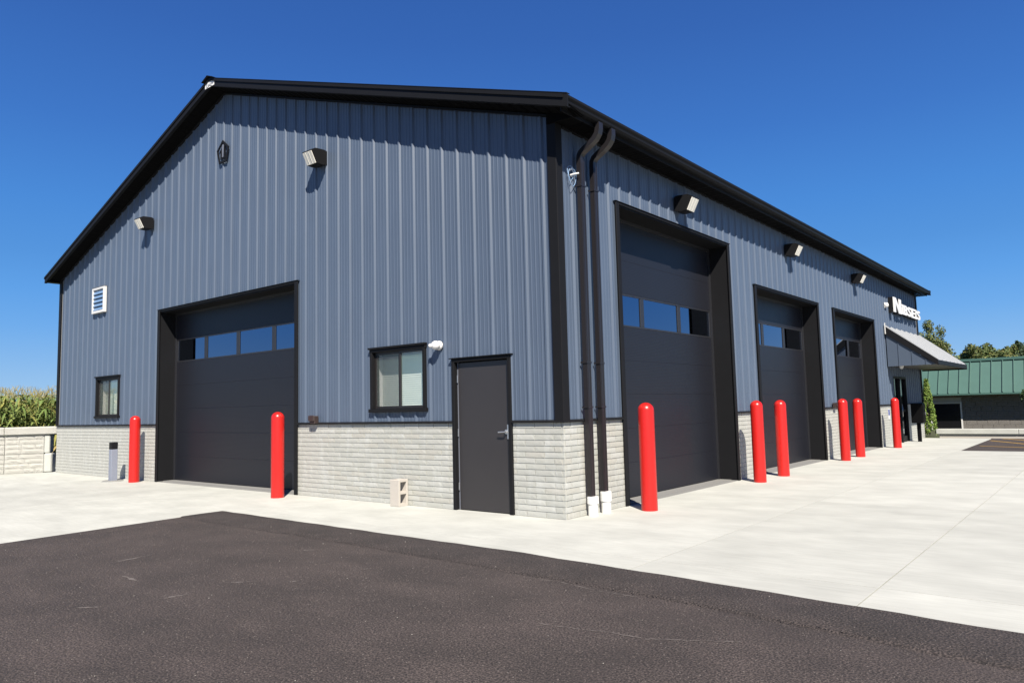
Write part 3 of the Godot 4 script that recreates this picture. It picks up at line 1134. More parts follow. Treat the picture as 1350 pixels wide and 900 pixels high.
func storefront(b: Node3D) -> void:
	# wall coordinates turned onto the long side
	var u0 := 18.42
	var u1 := 20.25
	var top := 2.17
	var st := begin()
	for u in [u0, u0 + 0.83, u1 - 0.07]:
		cbox(st, Vector3(u, 0.003, -0.11), Vector3(u + 0.07, top - 0.07, 0.016), 0.004)
	cbox(st, Vector3(u0, top - 0.0695, -0.11), Vector3(u1, top, 0.016), 0.004)
	for l in [[u0 + 0.071, u0 + 0.829], [u0 + 0.901, u1 - 0.071]]:
		cbox(st, Vector3(l[0], 0.01, -0.09), Vector3(l[1], 0.2, -0.03), 0.004)
		cbox(st, Vector3(l[0], 1.0, -0.09), Vector3(l[1], 1.08, -0.03), 0.004)
	var d := obj("glass_entrance", st, M.black_trim, b, Vector3.ZERO, PI / 2)
	for l in [[u0 + 0.071, u0 + 0.829], [u0 + 0.901, u1 - 0.071]]:
		for y in [[0.2, 1.0], [1.08, top - 0.07]]:
			st = begin()
			box(st, Vector3(l[0], y[0] - 0.002, -0.066), Vector3(l[1], y[1] + 0.002, -0.056))
			obj("glass_pane", st, M.mirror_glass, d)
	st = begin()
	tube(st, [Vector3(u0 + 0.95, 0.85, -0.03), Vector3(u0 + 0.95, 0.85, 0.03), Vector3(u0 + 0.95, 1.25, 0.03), Vector3(u0 + 0.95, 1.25, -0.03)], 0.012, 8)
	obj("pull_handle", st, M.satin_steel, d)

func canopy(b: Node3D) -> void:
	var z0 := -17.70
	var zc := -L
	var ze := zc - 0.30
	var x1 := 1.42
	var yt := 3.74
	var yb := 2.60
	var k := obj("canopy", canopy_slope([Vector3(0.03, yt, z0), Vector3(x1, yb, z0), Vector3(x1, yb, ze), Vector3(0.03, yt, ze)]), M.canopy_metal, b)
	# standing seams
	var z := z0 - 0.03
	while z > ze + 0.1:
		var xs := 0.03
		var ys := yt
		var st := begin()
		var p := Vector3(xs, ys, z)
		var q := Vector3(x1 + 0.01, yb - 0.008, z)
		var n := Vector3(0.65, 0.76, 0) * 0.038
		var w := Vector3(0, 0, 0.016)
		face(st, [p + w, q + w, q + w + n, p + w + n], Vector3.BACK)
		face(st, [p - w, q - w, q - w + n, p - w + n], Vector3.FORWARD)
		face(st, [p + w + n, q + w + n, q - w + n, p - w + n], Vector3.UP)
		face(st, [q + w, q - w, q - w + n, q + w + n], Vector3.RIGHT)
		obj("standing_seam", st, M.canopy_metal, k)
		z -= 0.72
	# fascias
	var st := begin()
	prism(st, PackedVector2Array([Vector2(0.0, yt + 0.02), Vector2(x1 + 0.02, yb + 0.005), Vector2(x1 + 0.02, yb - 0.17), Vector2(0.0, yt - 0.24)]), z0, z0 + 0.03)
	obj("rake_trim", st, M.black_trim, k)
	st = begin()
	cbox(st, Vector3(x1 - 0.005, yb - 0.15, ze - 0.03), Vector3(x1 + 0.025, yb - 0.004, z0 - 0.001), 0.005)
	obj("eave_trim", st, M.black_trim, k)
	# soffit of boards across
	z = z0 - 0.02
	st = begin()
	while z > ze + 0.02:
		var z2 := maxf(z - 0.3, ze + 0.01)
		box(st, Vector3(0.04, yb - 0.125, z2 + 0.012), Vector3(x1 - 0.01, yb - 0.105, z))
		z = z2
	obj("soffit", st, M.canopy_soffit, k)
	# far cheek
	st = begin()
	prism(st, PackedVector2Array([Vector2(0.0, yt + 0.02), Vector2(x1 + 0.02, yb + 0.005), Vector2(x1 + 0.02, yb - 0.17), Vector2(0.0, yb - 0.17)]), ze - 0.03, ze - 0.001)
	obj("rake_trim", st, M.black_trim, k)
	# cheek: flat panels with battens below the rake
	var edge := func(x: float) -> float: return lerpf(yt, yb, x / x1) - 0.2
	var cut := [0.03, 0.37, 0.74, 1.11, 1.40]
	for i in 4:
		st = begin()
		var a: float = cut[i] + 0.01
		var e: float = cut[i + 1] - 0.01
		prism(st, PackedVector2Array([Vector2(a, yb - 0.14), Vector2(e, yb - 0.14), Vector2(e, maxf(edge.call(e), yb - 0.13)), Vector2(a, edge.call(a))]), z0 - 0.03, z0 - 0.012)
		obj("cheek_panel", st, M.slate_panel, k)
		if i > 0:
			st = begin()
			prism(st, PackedVector2Array([Vector2(cut[i] - 0.013, yb - 0.14), Vector2(cut[i] + 0.013, yb - 0.14), Vector2(cut[i] + 0.013, maxf(edge.call(cut[i]), yb - 0.135)), Vector2(cut[i] - 0.013, maxf(edge.call(cut[i]), yb - 0.135))]), z0 - 0.03, z0 + 0.004)
			obj("batten", st, M.slate_panel, k)
	# white wall flashing at the upper corner
	st = begin()
	box(st, Vector3(0.024, yt - 0.25, z0 + 0.031), Vector3(0.05, yt + 0.1, z0 + 0.05))
	obj("flashing", st, M.white_metal, k)

func canopy_slope(p: Array) -> SurfaceTool:
	var st := begin()
	face(st, p, Vector3.UP)
	var q := []
	for v in p:
		q.append(v - Vector3(0, 0.03, 0))
	face(st, q, Vector3.DOWN)
	for i in 4:
		face(st, [p[i], p[(i + 1) % 4], q[(i + 1) % 4], q[i]], (p[i] + p[(i + 1) % 4]) / 2.0 - (p[0] + p[2]) / 2.0)
	return st

func downspouts(b: Node3D) -> void:
	for i in 2:
		var z: float = [-0.475, -0.80][i]
		var foot: float = [0.25, 0.285][i]
		var st := begin()
		duct(st, [Vector2(0.40, 5.275), Vector2(0.40, 5.19), Vector2(0.385, 5.13), Vector2(0.34, 5.07), Vector2(0.27, 5.02), Vector2(0.17, 4.965), Vector2(0.11, 4.925), Vector2(0.087, 4.88), Vector2(0.082, 4.82), Vector2(0.082, foot)], 0.098, 0.070, z)
		# shallow flutes on the outer face
		for k in [-0.025, 0.025]:
			box(st, Vector3(0.1175, foot + 0.02, z + k - 0.006), Vector3(0.1205, 4.78, z + k + 0.006))
		var d := obj("downspout", st, M.brown_downspout, b)
		for y in [1.42, 2.02, 4.45]:
			st = begin()
			box(st, Vector3(0.02, y, z - 0.060), Vector3(0.1215, y + 0.022, z - 0.0505))
			box(st, Vector3(0.02, y, z + 0.0505), Vector3(0.1215, y + 0.022, z + 0.060))
			box(st, Vector3(0.122, y, z - 0.060), Vector3(0.124, y + 0.022, z + 0.060))
			obj("strap", st, M.brown_downspout, d)
		st = begin()
		lathe(st, [[0.0, 0.0], [0.066, 0.0], [0.066, 0.155], [0.078, 0.16], [0.078, foot - 0.012], [0.074, foot - 0.006], [0.074, foot + 0.004], [0.0, foot + 0.004]], 20, Vector3(0.105, 0.0, z), false)
		obj("drain_pipe", st, M.white_plastic, d)

# ---------------------------------------------------------------- fittings on and round the building
func wall_lamp(at: Vector3, turn: float, label: String) -> void:
	var o := thing("wall_lamp", label, "wall lamp", at, turn, "black floodlights high on the walls")
	var hw := 0.135
	var st := begin()
	sweep_x(st, [[0.008, -0.12], [0.008, 0.12], [0.07, 0.135], [0.25, 0.125], [0.335, 0.08], [0.33, 0.066], [0.228, -0.135], [0.09, -0.14]], -hw, hw)
	obj("housing", st, M.black_trim, o)
	st = begin()
	# lens tray set into the slanting front
	var a := Vector2(0.329, 0.064)
	var c := Vector2(0.229, -0.132)
	var n := Vector2(0.89, -0.45) * 0.012
	sweep_x(st, [[a.x - 0.004, a.y], [c.x - 0.004, c.y], [c.x + n.x, c.y + n.y], [a.x + n.x, a.y + n.y]], -hw + 0.012, hw - 0.012)
	var lens := obj("lens", st, M.lamp_lens, o)
	st = begin()
	for u in [-0.045, 0.045]:
		var p := a + n * 1.02
		var q := c + n * 1.02
		sweep_x(st, [[p.x, p.y], [q.x, q.y], [q.x + 0.003, q.y - 0.003], [p.x + 0.003, p.y - 0.003]], u - 0.004, u + 0.004)
	obj("lens_bar", st, M.lamp_lens, lens)

func fittings() -> void:
	# bollards
	var st := begin()
	var prof := [[0.112, 0.0], [0.112, 1.37]]
	for i in range(1, 9):
		var a := PI / 2 * i / 8.0
		prof.append([0.112 * cos(a), 1.37 + 0.105 * sin(a)])
	lathe(st, prof, 28)
	var bm := mesh_of(st)
	var spots := [
		[-11.56, 0.30, "leftmost red bollard, in front of brick left of the gable's wide door"],
		[-5.80, 0.42, "red bollard by the right jamb of the gable's wide door"],
		[0.494, -1.29, "large red bollard nearest the camera, before the tallest door on the long side"],
		[0.455, -5.46, "left bollard of the near red pair between the tallest door and the next"],
		[0.433, -6.75, "right bollard of the near red pair, before the middle long-side door"],
		[0.430, -11.02, "left bollard of the far red pair, past the middle long-side door"],
		[0.427, -12.35, "right bollard of the far red pair, before the far long-side door"],
		[0.432, -16.4, "last red bollard, beside the glass entrance under the canopy"]]
	for s in spots:
		var o := put("bollard", bm, M.red_plastic, self, Vector3(s[0], 0.0, s[1]))
		tag(o, s[2], "bollard", "red bollards guarding the doors")
	# lamps
	wall_lamp(Vector3(-11.62, 5.92, 0.0), 0.0, "left floodlight on the gable, near the sloping left roof edge")
	wall_lamp(Vector3(-5.08, 5.93, 0.0), 0.0, "right floodlight on the gable, nearest the ridge")
	wall_lamp(Vector3(0.0, 4.82, -3.56), PI / 2, "nearest floodlight on the long side, above the tallest door")
	wall_lamp(Vector3(0.0, 4.84, -8.93), PI / 2, "second floodlight on the long side, above the middle door")
	wall_lamp(Vector3(0.0, 4.85, -14.36), PI / 2, "farthest floodlight on the long side, above the far door")
	# louvred vent
	var v := thing("louvre_vent", "white framed louvre vent with bluish blades on the gable", "vent", Vector3(-14.32, 4.43, 0.0))
	st = begin()
	for q in [[-0.36, -0.33, -0.30, 0.33], [0.30, -0.33, 0.36, 0.33], [-0.30, 0.27, 0.30, 0.33], [-0.30, -0.33, 0.30, -0.27]]:
		cbox(st, Vector3(q[0], q[1], 0.002), Vector3(q[2], q[3], 0.075), 0.004)
	obj("frame", st, M.white_metal, v)
	st = begin()
	box(st, Vector3(-0.37, 0.331, 0.002), Vector3(0.37, 0.341, 0.085))
	obj("drip_cap", st, M.grey_paint, v)
	for i in 5:
		var y := -0.255 + i * 0.104
		st = begin()
		sweep_x(st, [[0.02, y + 0.108], [0.064, y - 0.008], [0.067, y - 0.003], [0.023, y + 0.113]], -0.299, 0.299)
		obj("blade", st, M.louvre_blade, v)
	st = begin()
	box(st, Vector3(-0.299, -0.269, 0.009), Vector3(0.299, 0.269, 0.014))
	obj("back_plate", st, M.grey_paint, v)
	# builder's emblem: a pentagon ring with three prongs
	var e := thing("wall_emblem", "black pentagon emblem with prongs high below the ridge", "emblem", Vector3(-8.42, 6.88, 0.0))
	st = begin()
	var outer := [Vector2(0.0, 0.25), Vector2(0.235, 0.06), Vector2(0.155, -0.235), Vector2(-0.135, -0.235), Vector2(-0.225, 0.06)]
	for i in 5:
		var p: Vector2 = outer[i]
		var q: Vector2 = outer[(i + 1) % 5]
		prism(st, PackedVector2Array([p, q, q * 0.80 + Vector2(0, -0.003), p * 0.80 + Vector2(0, -0.003)]), 0.02, 0.042)
	obj("ring", st, M.black_trim, e)
	st = begin()
	prism(st, PackedVector2Array([Vector2(-0.085, 0.06), Vector2(-0.05, -0.1), Vector2(-0.045, 0.13), Vector2(-0.03, -0.13), Vector2(-0.09, -0.15)]), 0.02, 0.036)
	prism(st, PackedVector2Array([Vector2(0.05, 0.15), Vector2(0.045, -0.1), Vector2(0.105, 0.06), Vector2(0.10, -0.15), Vector2(0.03, -0.14)]), 0.02, 0.036)
	prism(st, PackedVector2Array([Vector2(-0.09, -0.151), Vector2(0.10, -0.151), Vector2(0.08, -0.13), Vector2(-0.06, -0.13)]), 0.02, 0.0355)
	obj("prong", st, M.black_trim, e)
	st = begin()
	prism(st, PackedVector2Array([Vector2(-0.03, -0.11), Vector2(-0.04, 0.12), Vector2(0.0, 0.17), Vector2(0.042, 0.12), Vector2(0.035, -0.11)]), 0.02, 0.03)
	obj("flame", st, M.grey_paint, e)
	# white security camera
	var c := thing("security_camera", "white bullet security camera between window and brown door", "camera", Vector3(-2.22, 2.40, 0.0))
	st = begin()
	var disc := begin()
	lathe(disc, [[0.0, 0.0], [0.07, 0.0], [0.07, 0.02], [0.055, 0.04], [0.0, 0.04]], 20)
	merge(st, mesh_of(disc), Transform3D(Basis(Vector3.RIGHT, PI / 2), Vector3(0, 0, 0.006)))
	put("base", st.commit(), M.white_plastic, c)
	st = begin()
	var ball := []
	for i in 11:
		var t := PI * i / 10.0
		ball.append([0.068 * sin(t), -0.068 * cos(t)])
	lathe(st, ball, 20, Vector3(0, 0, 0.092))
	obj("ball_housing", st, M.white_plastic, c)
	st = begin()
	tube(st, [Vector3(-0.03, 0.0, 0.12), Vector3(-0.075, -0.008, 0.155)], 0.036, 14, 0.026)
	obj("snout", st, M.white_plastic, c)
	st = begin()
	tube(st, [Vector3(-0.0752, -0.0082, 0.1552), Vector3(-0.079, -0.0088, 0.158)], 0.02, 12)
	obj("lens", st, M.grey_paint, c)
	# brown weatherproof outlet boxes
	for q in [[Vector3(-5.26, 1.33, 0.0), 0.0, "small brown outlet box on the gable ledge trim beside the wide door"], [Vector3(0.0, 1.32, -11.75), PI / 2, "small brown outlet box on the long-side ledge between two doors"]]:
		var o := thing("outlet_box", q[2], "outlet box", q[0], q[1], "brown outlet boxes on the ledge trim")
		st = begin()
		cbox(st, Vector3(-0.075, -0.075, 0.012), Vector3(0.075, 0.06, 0.10), 0.008)
		obj("box", st, M.brown_box, o)
		st = begin()
		cbox(st, Vector3(-0.08, -0.03, 0.1005), Vector3(0.08, 0.068, 0.125), 0.008)
		obj("cover", st, M.brown_box, o)
	# wire coil and conduit end by the corner
	var w := thing("wire_coil", "loose blue wire coil with white conduit end near the corner", "wire", Vector3(0.0, 4.62, -0.30), PI / 2)
	for k in 2:
		st = begin()
		var loop := []
		for i in 25:
			var a := TAU * i / 24.0
			loop.append(Vector3(0.02 * k + cos(a) * (0.075 + 0.012 * k), -0.06 * k + sin(a) * (0.095 + 0.03 * k), 0.035 + 0.012 * k + 0.01 * sin(a * 2.0)))
		tube(st, loop, 0.0042, 6)
		obj("loop", st, M.blue_wire, w)
	st = begin()
	tube(st, [Vector3(0.03, -0.02, 0.005), Vector3(0.05, -0.01, 0.05), Vector3(0.09, 0.0, 0.11)], 0.013, 8)
	obj("conduit_end", st, M.white_plastic, w)
	# cinder block stood on end
	var cb := thing("cinder_block", "pale concrete cinder block standing on end against the brick", "cinder block", Vector3(-3.03, 0.0, 0.115), 0.03)
	st = begin()
	cbox(st, Vector3(-0.097, 0.001, -0.097), Vector3(0.097, 0.40, -0.062), 0.004)
	cbox(st, Vector3(-0.097, 0.001, 0.062), Vector3(0.097, 0.40, 0.097), 0.004)
	for y in [[0.0015, 0.036], [0.182, 0.218], [0.364, 0.3995]]:
		box(st, Vector3(-0.0965, y[0], -0.063), Vector3(0.0965, y[1], 0.063))
	obj("shell", st, M.block_concrete, cb)
	# low path light by the left brick
	var pl := thing("path_light", "low grey square post light with dark top by the brick", "path light", Vector3(-12.36, 0.0, 0.42))
	st = begin()
	cbox(st, Vector3(-0.07, 0.0, -0.07), Vector3(0.07, 0.72, 0.07), 0.006)
	obj("post", st, M.path_light_paint, pl)
	st = begin()
	cbox(st, Vector3(-0.07, 0.722, -0.07), Vector3(0.07, 0.88, 0.07), 0.006)
	obj("cap", st, M.black_trim, pl)
	st = begin()
	lathe(st, [[0.0, 0.02], [0.2, 0.02], [0.235, 0.001]], 20, Vector3.ZERO, false)
	obj("base_pad", st, M.sill_concrete, pl)
	# sign letters over the canopy
	var sg := thing("wall_sign", "white raised sign letters on dark backing high above the canopy", "sign", Vector3(0.0, 4.25, -18.42), PI / 2)
	var font := SystemFont.new()
	font.font_names = PackedStringArray(["Droid Sans"])
	font.font_weight = 700
	var bold := FontVariation.new()
	bold.base_font = font
	bold.variation_embolden = 0.7
	var x := 0.0
	var word := "NIBSEIS"
	for i in word.length():
		var tall := 0.56 if i == 0 else 0.40
		var tm := letter(bold, word[i], tall, 0.022)
		var bk := letter(bold, word[i], tall, 0.15)
		var bb := tm.get_aabb()
		var sx := (1.10 if i == 0 else (0.24 if word[i] == "I" else 0.54)) / maxf(bb.size.x, 0.01)
		var sy := (0.49 if i == 0 else 0.335) / maxf(bb.size.y, 0.01)
		var o := put("letter", tm, M.white_plastic, sg)
		o.position = Vector3(x - bb.position.x * sx, (0.0 if i == 0 else 0.02) - bb.position.y * sy, 0.171)
		o.scale = Vector3(sx, sy, 1)
		var r := put("letter_return", bk, M.black_trim, sg)
		r.position = o.position + Vector3(0, 0, -0.087)
		r.scale = Vector3(sx, sy, 1)
		x += bb.size.x * sx + 0.07
	st = begin()
	box(st, Vector3(-0.02, 0.14, 0.022), Vector3(x, 0.22, 0.055))
	obj("raceway", st, M.black_trim, sg)
	# round white sounder at the left of the sign
	var dc := thing("alarm_sounder", "small round white alarm sounder at the sign's left end", "alarm", Vector3(0.0, 4.44, -18.02), PI / 2)
	st = begin()
	disc = begin()
	lathe(disc, [[0.0, 0.0], [0.085, 0.0], [0.085, 0.05], [0.06, 0.09], [0.0, 0.11]], 20)
	merge(st, mesh_of(disc), Transform3D(Basis(Vector3.RIGHT, PI / 2), Vector3(0, 0, 0.008)))
	put("cover", st.commit(), M.white_plastic, dc)
	st = begin()
	cbox(st, Vector3(-0.09, -0.09, 0.003), Vector3(0.09, 0.09, 0.0075), 0.002)
	obj("bracket", st, M.white_plastic, dc)
	# dome camera below the canopy
	var dm := thing("dome_camera", "small white dome camera under the canopy soffit", "camera", Vector3(0.35, 2.475, -18.05))
	st = begin()
	lathe(st, [[0.0, -0.10], [0.03, -0.095], [0.055, -0.07], [0.06, -0.035], [0.075, -0.03], [0.075, 0.0]], 18)
	obj("dome", st, M.white_plastic, dm)
	# blue and white plate on the brick
	var bp := thing("wall_plate", "small blue and white notice plate on brick beside the last bollard", "notice", Vector3(0.0, 0.97, -17.55), PI / 2)
	st = begin()
	box(st, Vector3(-0.11, -0.16, 0.006), Vector3(0.11, 0.16, 0.011))
	obj("plate", st, M.white_plastic, bp)
	st = begin()
	box(st, Vector3(-0.09, -0.04, 0.0112), Vector3(0.09, 0.14, 0.0125))
	obj("print", st, M.sign_blue, bp)
	# black drop box on a post
	var db := thing("drop_box", "black drop box on a post by the glass entrance", "drop box", Vector3(0.36, 0.0, -20.0), PI / 2)
	st = begin()
	cbox(st, Vector3(-0.055, 0.0, -0.055), Vector3(0.055, 0.62, 0.055), 0.006)
	obj("post", st, M.gloss_black, db)
	st = begin()
	cbox(st, Vector3(-0.23, 0.62, -0.17), Vector3(0.23, 1.27, 0.17), 0.012)
	obj("box", st, M.gloss_black, db)
	st = begin()
	cbox(st, Vector3(-0.20, 0.66, 0.1705), Vector3(0.20, 1.23, 0.185), 0.006)
	var dd := obj("door", st, M.gloss_black, db)
	st = begin()
	cbox(st, Vector3(0.12, 0.88, 0.1855), Vector3(0.17, 0.98, 0.205), 0.006)
	obj("latch", st, M.satin_steel, dd)

func letter(font: Font, ch: String, height: float, depth: float) -> TextMesh:
	var t := TextMesh.new()
	t.font = font
	t.text = ch
	t.font_size = 64
	t.pixel_size = height / 46.0
	t.depth = depth
	t.curve_step = 4.0
	t.horizontal_alignment = HORIZONTAL_ALIGNMENT_LEFT
	t.vertical_alignment = VERTICAL_ALIGNMENT_BOTTOM
	return t

# ---------------------------------------------------------------- surroundings
func leaf_cloud(st: SurfaceTool, centre: Vector3, rad: Vector3, n: int, size: float, cols: Array, r: RandomNumberGenerator) -> void:
	for i in n:
		var d := Vector3(r.randfn(), r.randfn(), r.randfn()).normalized()
		var p := centre + d * rad * pow(r.randf(), 0.4)
		var a := Vector3(r.randfn(), r.randfn(), r.randfn()).normalized()
		var u := a.cross(d + Vector3(0.01, 0.02, 0)).normalized() * size * r.randf_range(0.5, 1.2)
		var v := (a + d * 0.6).normalized() * size * r.randf_range(0.4, 0.9)
		var c: Array = cols[r.randi() % cols.size()]
		var k := r.randf_range(0.75, 1.25)
		st.set_color(Color(c[0] * k, c[1] * k, c[2] * k))
		tri(st, p - u * 0.5, p + v, p + u * 0.5)
		tri(st, p - u * 0.5, p + u * 0.5, p - v * 0.8)

func tree(called: String, label: String, at: Vector3, h: float, cr: float, cols: Array, seed_: int, cone: bool, airy := 1.0) -> void:
	var o := thing(called, label, "tree", at, 0.0, "trees beyond the green-roofed building")
	var r := RandomNumberGenerator.new()
	r.seed = seed_
	var st := begin()
	tube(st, [Vector3.ZERO, Vector3(0.05, h * 0.3, 0.05), Vector3(-0.05, h * 0.62, 0.0), Vector3(0.05, h * 0.9, 0.0)], h * 0.03, 8, h * 0.006)
	var tips := []
	for i in 9:
		var a := TAU * i / 9.0 + r.randf() * 0.5
		var y0 := h * r.randf_range(0.25, 0.6)
		var tip := Vector3(cos(a) * cr * 0.75, y0 + h * r.randf_range(0.12, 0.3), sin(a) * cr * 0.75)
		tube(st, [Vector3(0, y0, 0), tip * 0.5 + Vector3(0, y0 * 0.55, 0), tip], h * 0.012, 6, h * 0.003)
		tips.append(tip)
	obj("trunk", st, M.bark, o)
	st = begin()
	if cone:
		for i in 26:
			var t := i / 25.0
			var rad := cr * (1.0 - t) * 0.95 + 0.12
			for q in 4:
				var a := r.randf() * TAU
				leaf_cloud(st, Vector3(cos(a) * rad * 0.6, h * (0.12 + 0.86 * t), sin(a) * rad * 0.6), Vector3(rad * 0.5, h * 0.05, rad * 0.5), 26, 0.28, cols, r)
	else:
		for t in tips:
			for q in 3:
				leaf_cloud(st, t + Vector3(r.randf_range(-0.3, 0.3) * cr, r.randf_range(-0.1, 0.25) * h, r.randf_range(-0.3, 0.3) * cr), Vector3(cr * 0.34, h * 0.10, cr * 0.34), int(150 * airy), 0.24, cols, r)
		for q in 8:
			leaf_cloud(st, Vector3(r.randf_range(-0.5, 0.5) * cr, h * r.randf_range(0.6, 0.93), r.randf_range(-0.5, 0.5) * cr), Vector3(cr * 0.4, h * 0.10, cr * 0.4), int(220 * airy), 0.24, cols, r)
	obj("crown", st, M.foliage, o)

func surroundings() -> void:
	var st: SurfaceTool
	# ---- low concrete wall at the far lot
	var lw := thing("low_wall", "low pale concrete wall with overhanging cap before the green-roofed building", "wall", Vector3(0.35, 0, -22.9))
	st = begin()
	box(st, Vector3(0.1, -0.02, -0.42), Vector3(15.0, 0.125, -0.06))
	obj("base", st, M.block_concrete, lw)
	for i in 6:
		st = begin()
		cbox(st, Vector3(i * 2.5 + 0.004, 0.126, -0.5), Vector3(i * 2.5 + 2.496, 0.305, 0.0), 0.012)
		obj("cap_stone", st, M.concrete_1, lw)
	# ---- green mansard building
	var g := thing("green_roofed_building", "low grey block building with steep green standing-seam metal roof", "building", Vector3(0, 0, -30))
	var x0 := -10.0
	var x1 := 16.0
	st = begin()
	box(st, Vector3(x0 + 0.3, -0.05, -9.0), Vector3(x1 - 0.3, 2.5, -0.74))
	var gw := obj("wall", st, M.mortar, g)
	# block courses, 0.4 x 0.2 m, joints recessed; the door bay is left open
	var n_block := 0
	var rest := begin()
	for row in 9:
		var y := row * 0.203
		var x := x0 + 0.3 - (row % 2) * 0.203
		while x < x1 - 0.3:
			var a := maxf(x, x0 + 0.3)
			var e := minf(x + 0.398, x1 - 0.3)
			x += 0.406
			if e > -1.13 and a < 0.12 and y < 1.22:
				if a < -1.13:
					e = minf(e, -1.13)
				elif e > 0.12:
					a = maxf(a, 0.12)
				else:
					continue
			if e - a < 0.03:
				continue
			st = begin()
			cbox(st, Vector3(a, y + 0.004, -0.74), Vector3(e, y + 0.2, -0.71 + rng.randf_range(-0.003, 0.003)), 0.006)
			if a > -1.9 and a < 5.0:
				obj("block", st, M.grey_cmu, gw)
			else:
				merge(rest, mesh_of(st), Transform3D.IDENTITY)
	var rb := put("blockwork", rest.commit(), M.grey_cmu, gw)
	rb.set_meta("kind", "stuff")
	# dark opening with pale frame
	st = begin()
	box(st, Vector3(-1.07, 0.0, -0.738), Vector3(0.06, 1.16, -0.72))
	var od := obj("door", st, M.dark_opening, g)
	st = begin()
	box(st, Vector3(-1.13, 0.0, -0.738), Vector3(-1.071, 1.16, -0.67))
	box(st, Vector3(0.061, 0.0, -0.738), Vector3(0.12, 1.16, -0.67))
	box(st, Vector3(-1.13, 1.161, -0.738), Vector3(0.12, 1.22, -0.67))
	obj("frame", st, M.white_metal, od)
	# mansard: panels between standing seams
	var ye := 1.60
	var yt := 3.02
	var zt := -0.95
	var x := x0
	var roof_ := begin()
	box(roof_, Vector3(x0, ye - 0.06, -0.74), Vector3(x1, ye - 0.02, -0.02))
	box(roof_, Vector3(x0, yt - 0.1, -9.2), Vector3(x1, yt - 0.06, zt - 0.03))
	var roof_o := obj("roof", roof_, M.green_roof, g)
	while x < x1 - 0.1:
		st = begin()
		var e := x + 0.406
		face(st, [Vector3(x + 0.012, ye, 0), Vector3(e - 0.012, ye, 0), Vector3(e - 0.012, yt, zt), Vector3(x + 0.012, yt, zt)], Vector3(0, 0.6, 1))
		var n := Vector3(0, 0.56, 0.83) * 0.06
		var p := Vector3(e, ye, 0)
		var q := Vector3(e, yt, zt)
		var w := Vector3(0.012, 0, 0)
		face(st, [p - w, q - w, q - w + n, p - w + n], Vector3.LEFT)
		face(st, [p + w, q + w, q + w + n, p + w + n], Vector3.RIGHT)
		face(st, [p - w + n, p + w + n, q + w + n, q - w + n], Vector3(0, 0.6, 1))
		obj("roof_panel", st, M.green_roof, roof_o)
		x = e
	st = begin()
	box(st, Vector3(x0, ye - 0.07, -0.019), Vector3(x1, ye - 0.002, 0.03))
	obj("drip_edge", st, M.green_roof, g)
	st = begin()
	cbox(st, Vector3(x0 - 0.02, yt + 0.001, zt - 0.14), Vector3(x1 + 0.02, yt + 0.12, zt + 0.07), 0.01)
	obj("coping", st, M.green_roof, g)
	# ---- arborvitae at the far corner
	var r := RandomNumberGenerator.new()
	r.seed = 5
	var th := thing("arborvitae", "slim upright bright green arborvitae at the workshop's far corner", "shrub", Vector3(-0.22, 0, -25.0))
	st = begin()
	tube(st, [Vector3.ZERO, Vector3(0, 1.9, 0)], 0.03, 6, 0.008)
	obj("trunk", st, M.bark, th)
	st = begin()
	for i in 240:
		var t := i / 239.0
		var rad := 0.27 * (1.0 - pow(t, 1.5)) + 0.03
		var a := r.randf() * TAU
		leaf_cloud(st, Vector3(cos(a) * rad * 0.8, 0.08 + 2.05 * t, sin(a) * rad * 0.8), Vector3(0.06, 0.11, 0.06), 26, 0.05, [[0.13, 0.20, 0.03], [0.09, 0.16, 0.025], [0.16, 0.22, 0.045]], r)
	obj("foliage", st, M.foliage, th)
	# ---- dark shrub at the right edge
	var sh := thing("dark_shrub", "dark leafy shrub before the block wall at the right edge", "shrub", Vector3(3.55, 0, -26.6))
	st = begin()
	for i in 5:
		tube(st, [Vector3.ZERO, Vector3(r.randf_range(-0.5, 0.5), 1.2, r.randf_range(-0.4, 0.4))], 0.03, 5, 0.008)
	obj("stem", st, M.bark, sh)
	st = begin()
	for i in 70:
		leaf_cloud(st, Vector3(r.randf_range(-0.7, 0.7), r.randf_range(0.2, 1.75), r.randf_range(-0.6, 0.6)), Vector3(0.22, 0.2, 0.22), 34, 0.1, [[0.03, 0.06, 0.015], [0.04, 0.075, 0.02], [0.02, 0.045, 0.012]], r)
	obj("foliage", st, M.foliage, sh)
	# ---- trees far beyond
	var olive := [[0.09, 0.115, 0.03], [0.075, 0.105, 0.03], [0.12, 0.12, 0.032], [0.06, 0.085, 0.026]]
	var green := [[0.065, 0.10, 0.028], [0.085, 0.115, 0.032], [0.10, 0.12, 0.036]]
	var dark := [[0.022, 0.045, 0.02], [0.03, 0.055, 0.022], [0.04, 0.06, 0.025]]
	tree("yellowing_tree", "tall airy yellowing tree above the canopy's right end", Vector3(-13.7, 0, -110), 10.6, 2.2, olive, 11, false, 1.3)
	tree("spruce_tree", "small pointed dark spruce just right of the canopy tip", Vector3(-8.3, 0, -95), 6.9, 1.25, dark, 12, true)
	tree("bushy_tree", "rounded olive-green tree right of the small spruce", Vector3(-6.9, 0, -95), 6.9, 1.7, olive, 13, false, 1.6)
	tree("bushy_tree", "green bushy tree in the middle of the far tree row", Vector3(-5.5, 0, -96), 7.1, 1.8, green, 14, false, 1.6)
	tree("bushy_tree", "olive-green bushy tree left of the dark tree at the photo's right", Vector3(-4.3, 0, -95), 6.8, 1.6, olive, 15, false, 1.6)
	tree("spruce_tree", "larger dark spruce crown above the green roof's right end", Vector3(-2.9, 0, -94), 7.5, 1.7, dark, 16, true)
	tree("bushy_tree", "dark green bushy tree at the photo's right edge", Vector3(-1.2, 0, -96), 7.2, 2.0, dark, 17, false, 1.6)
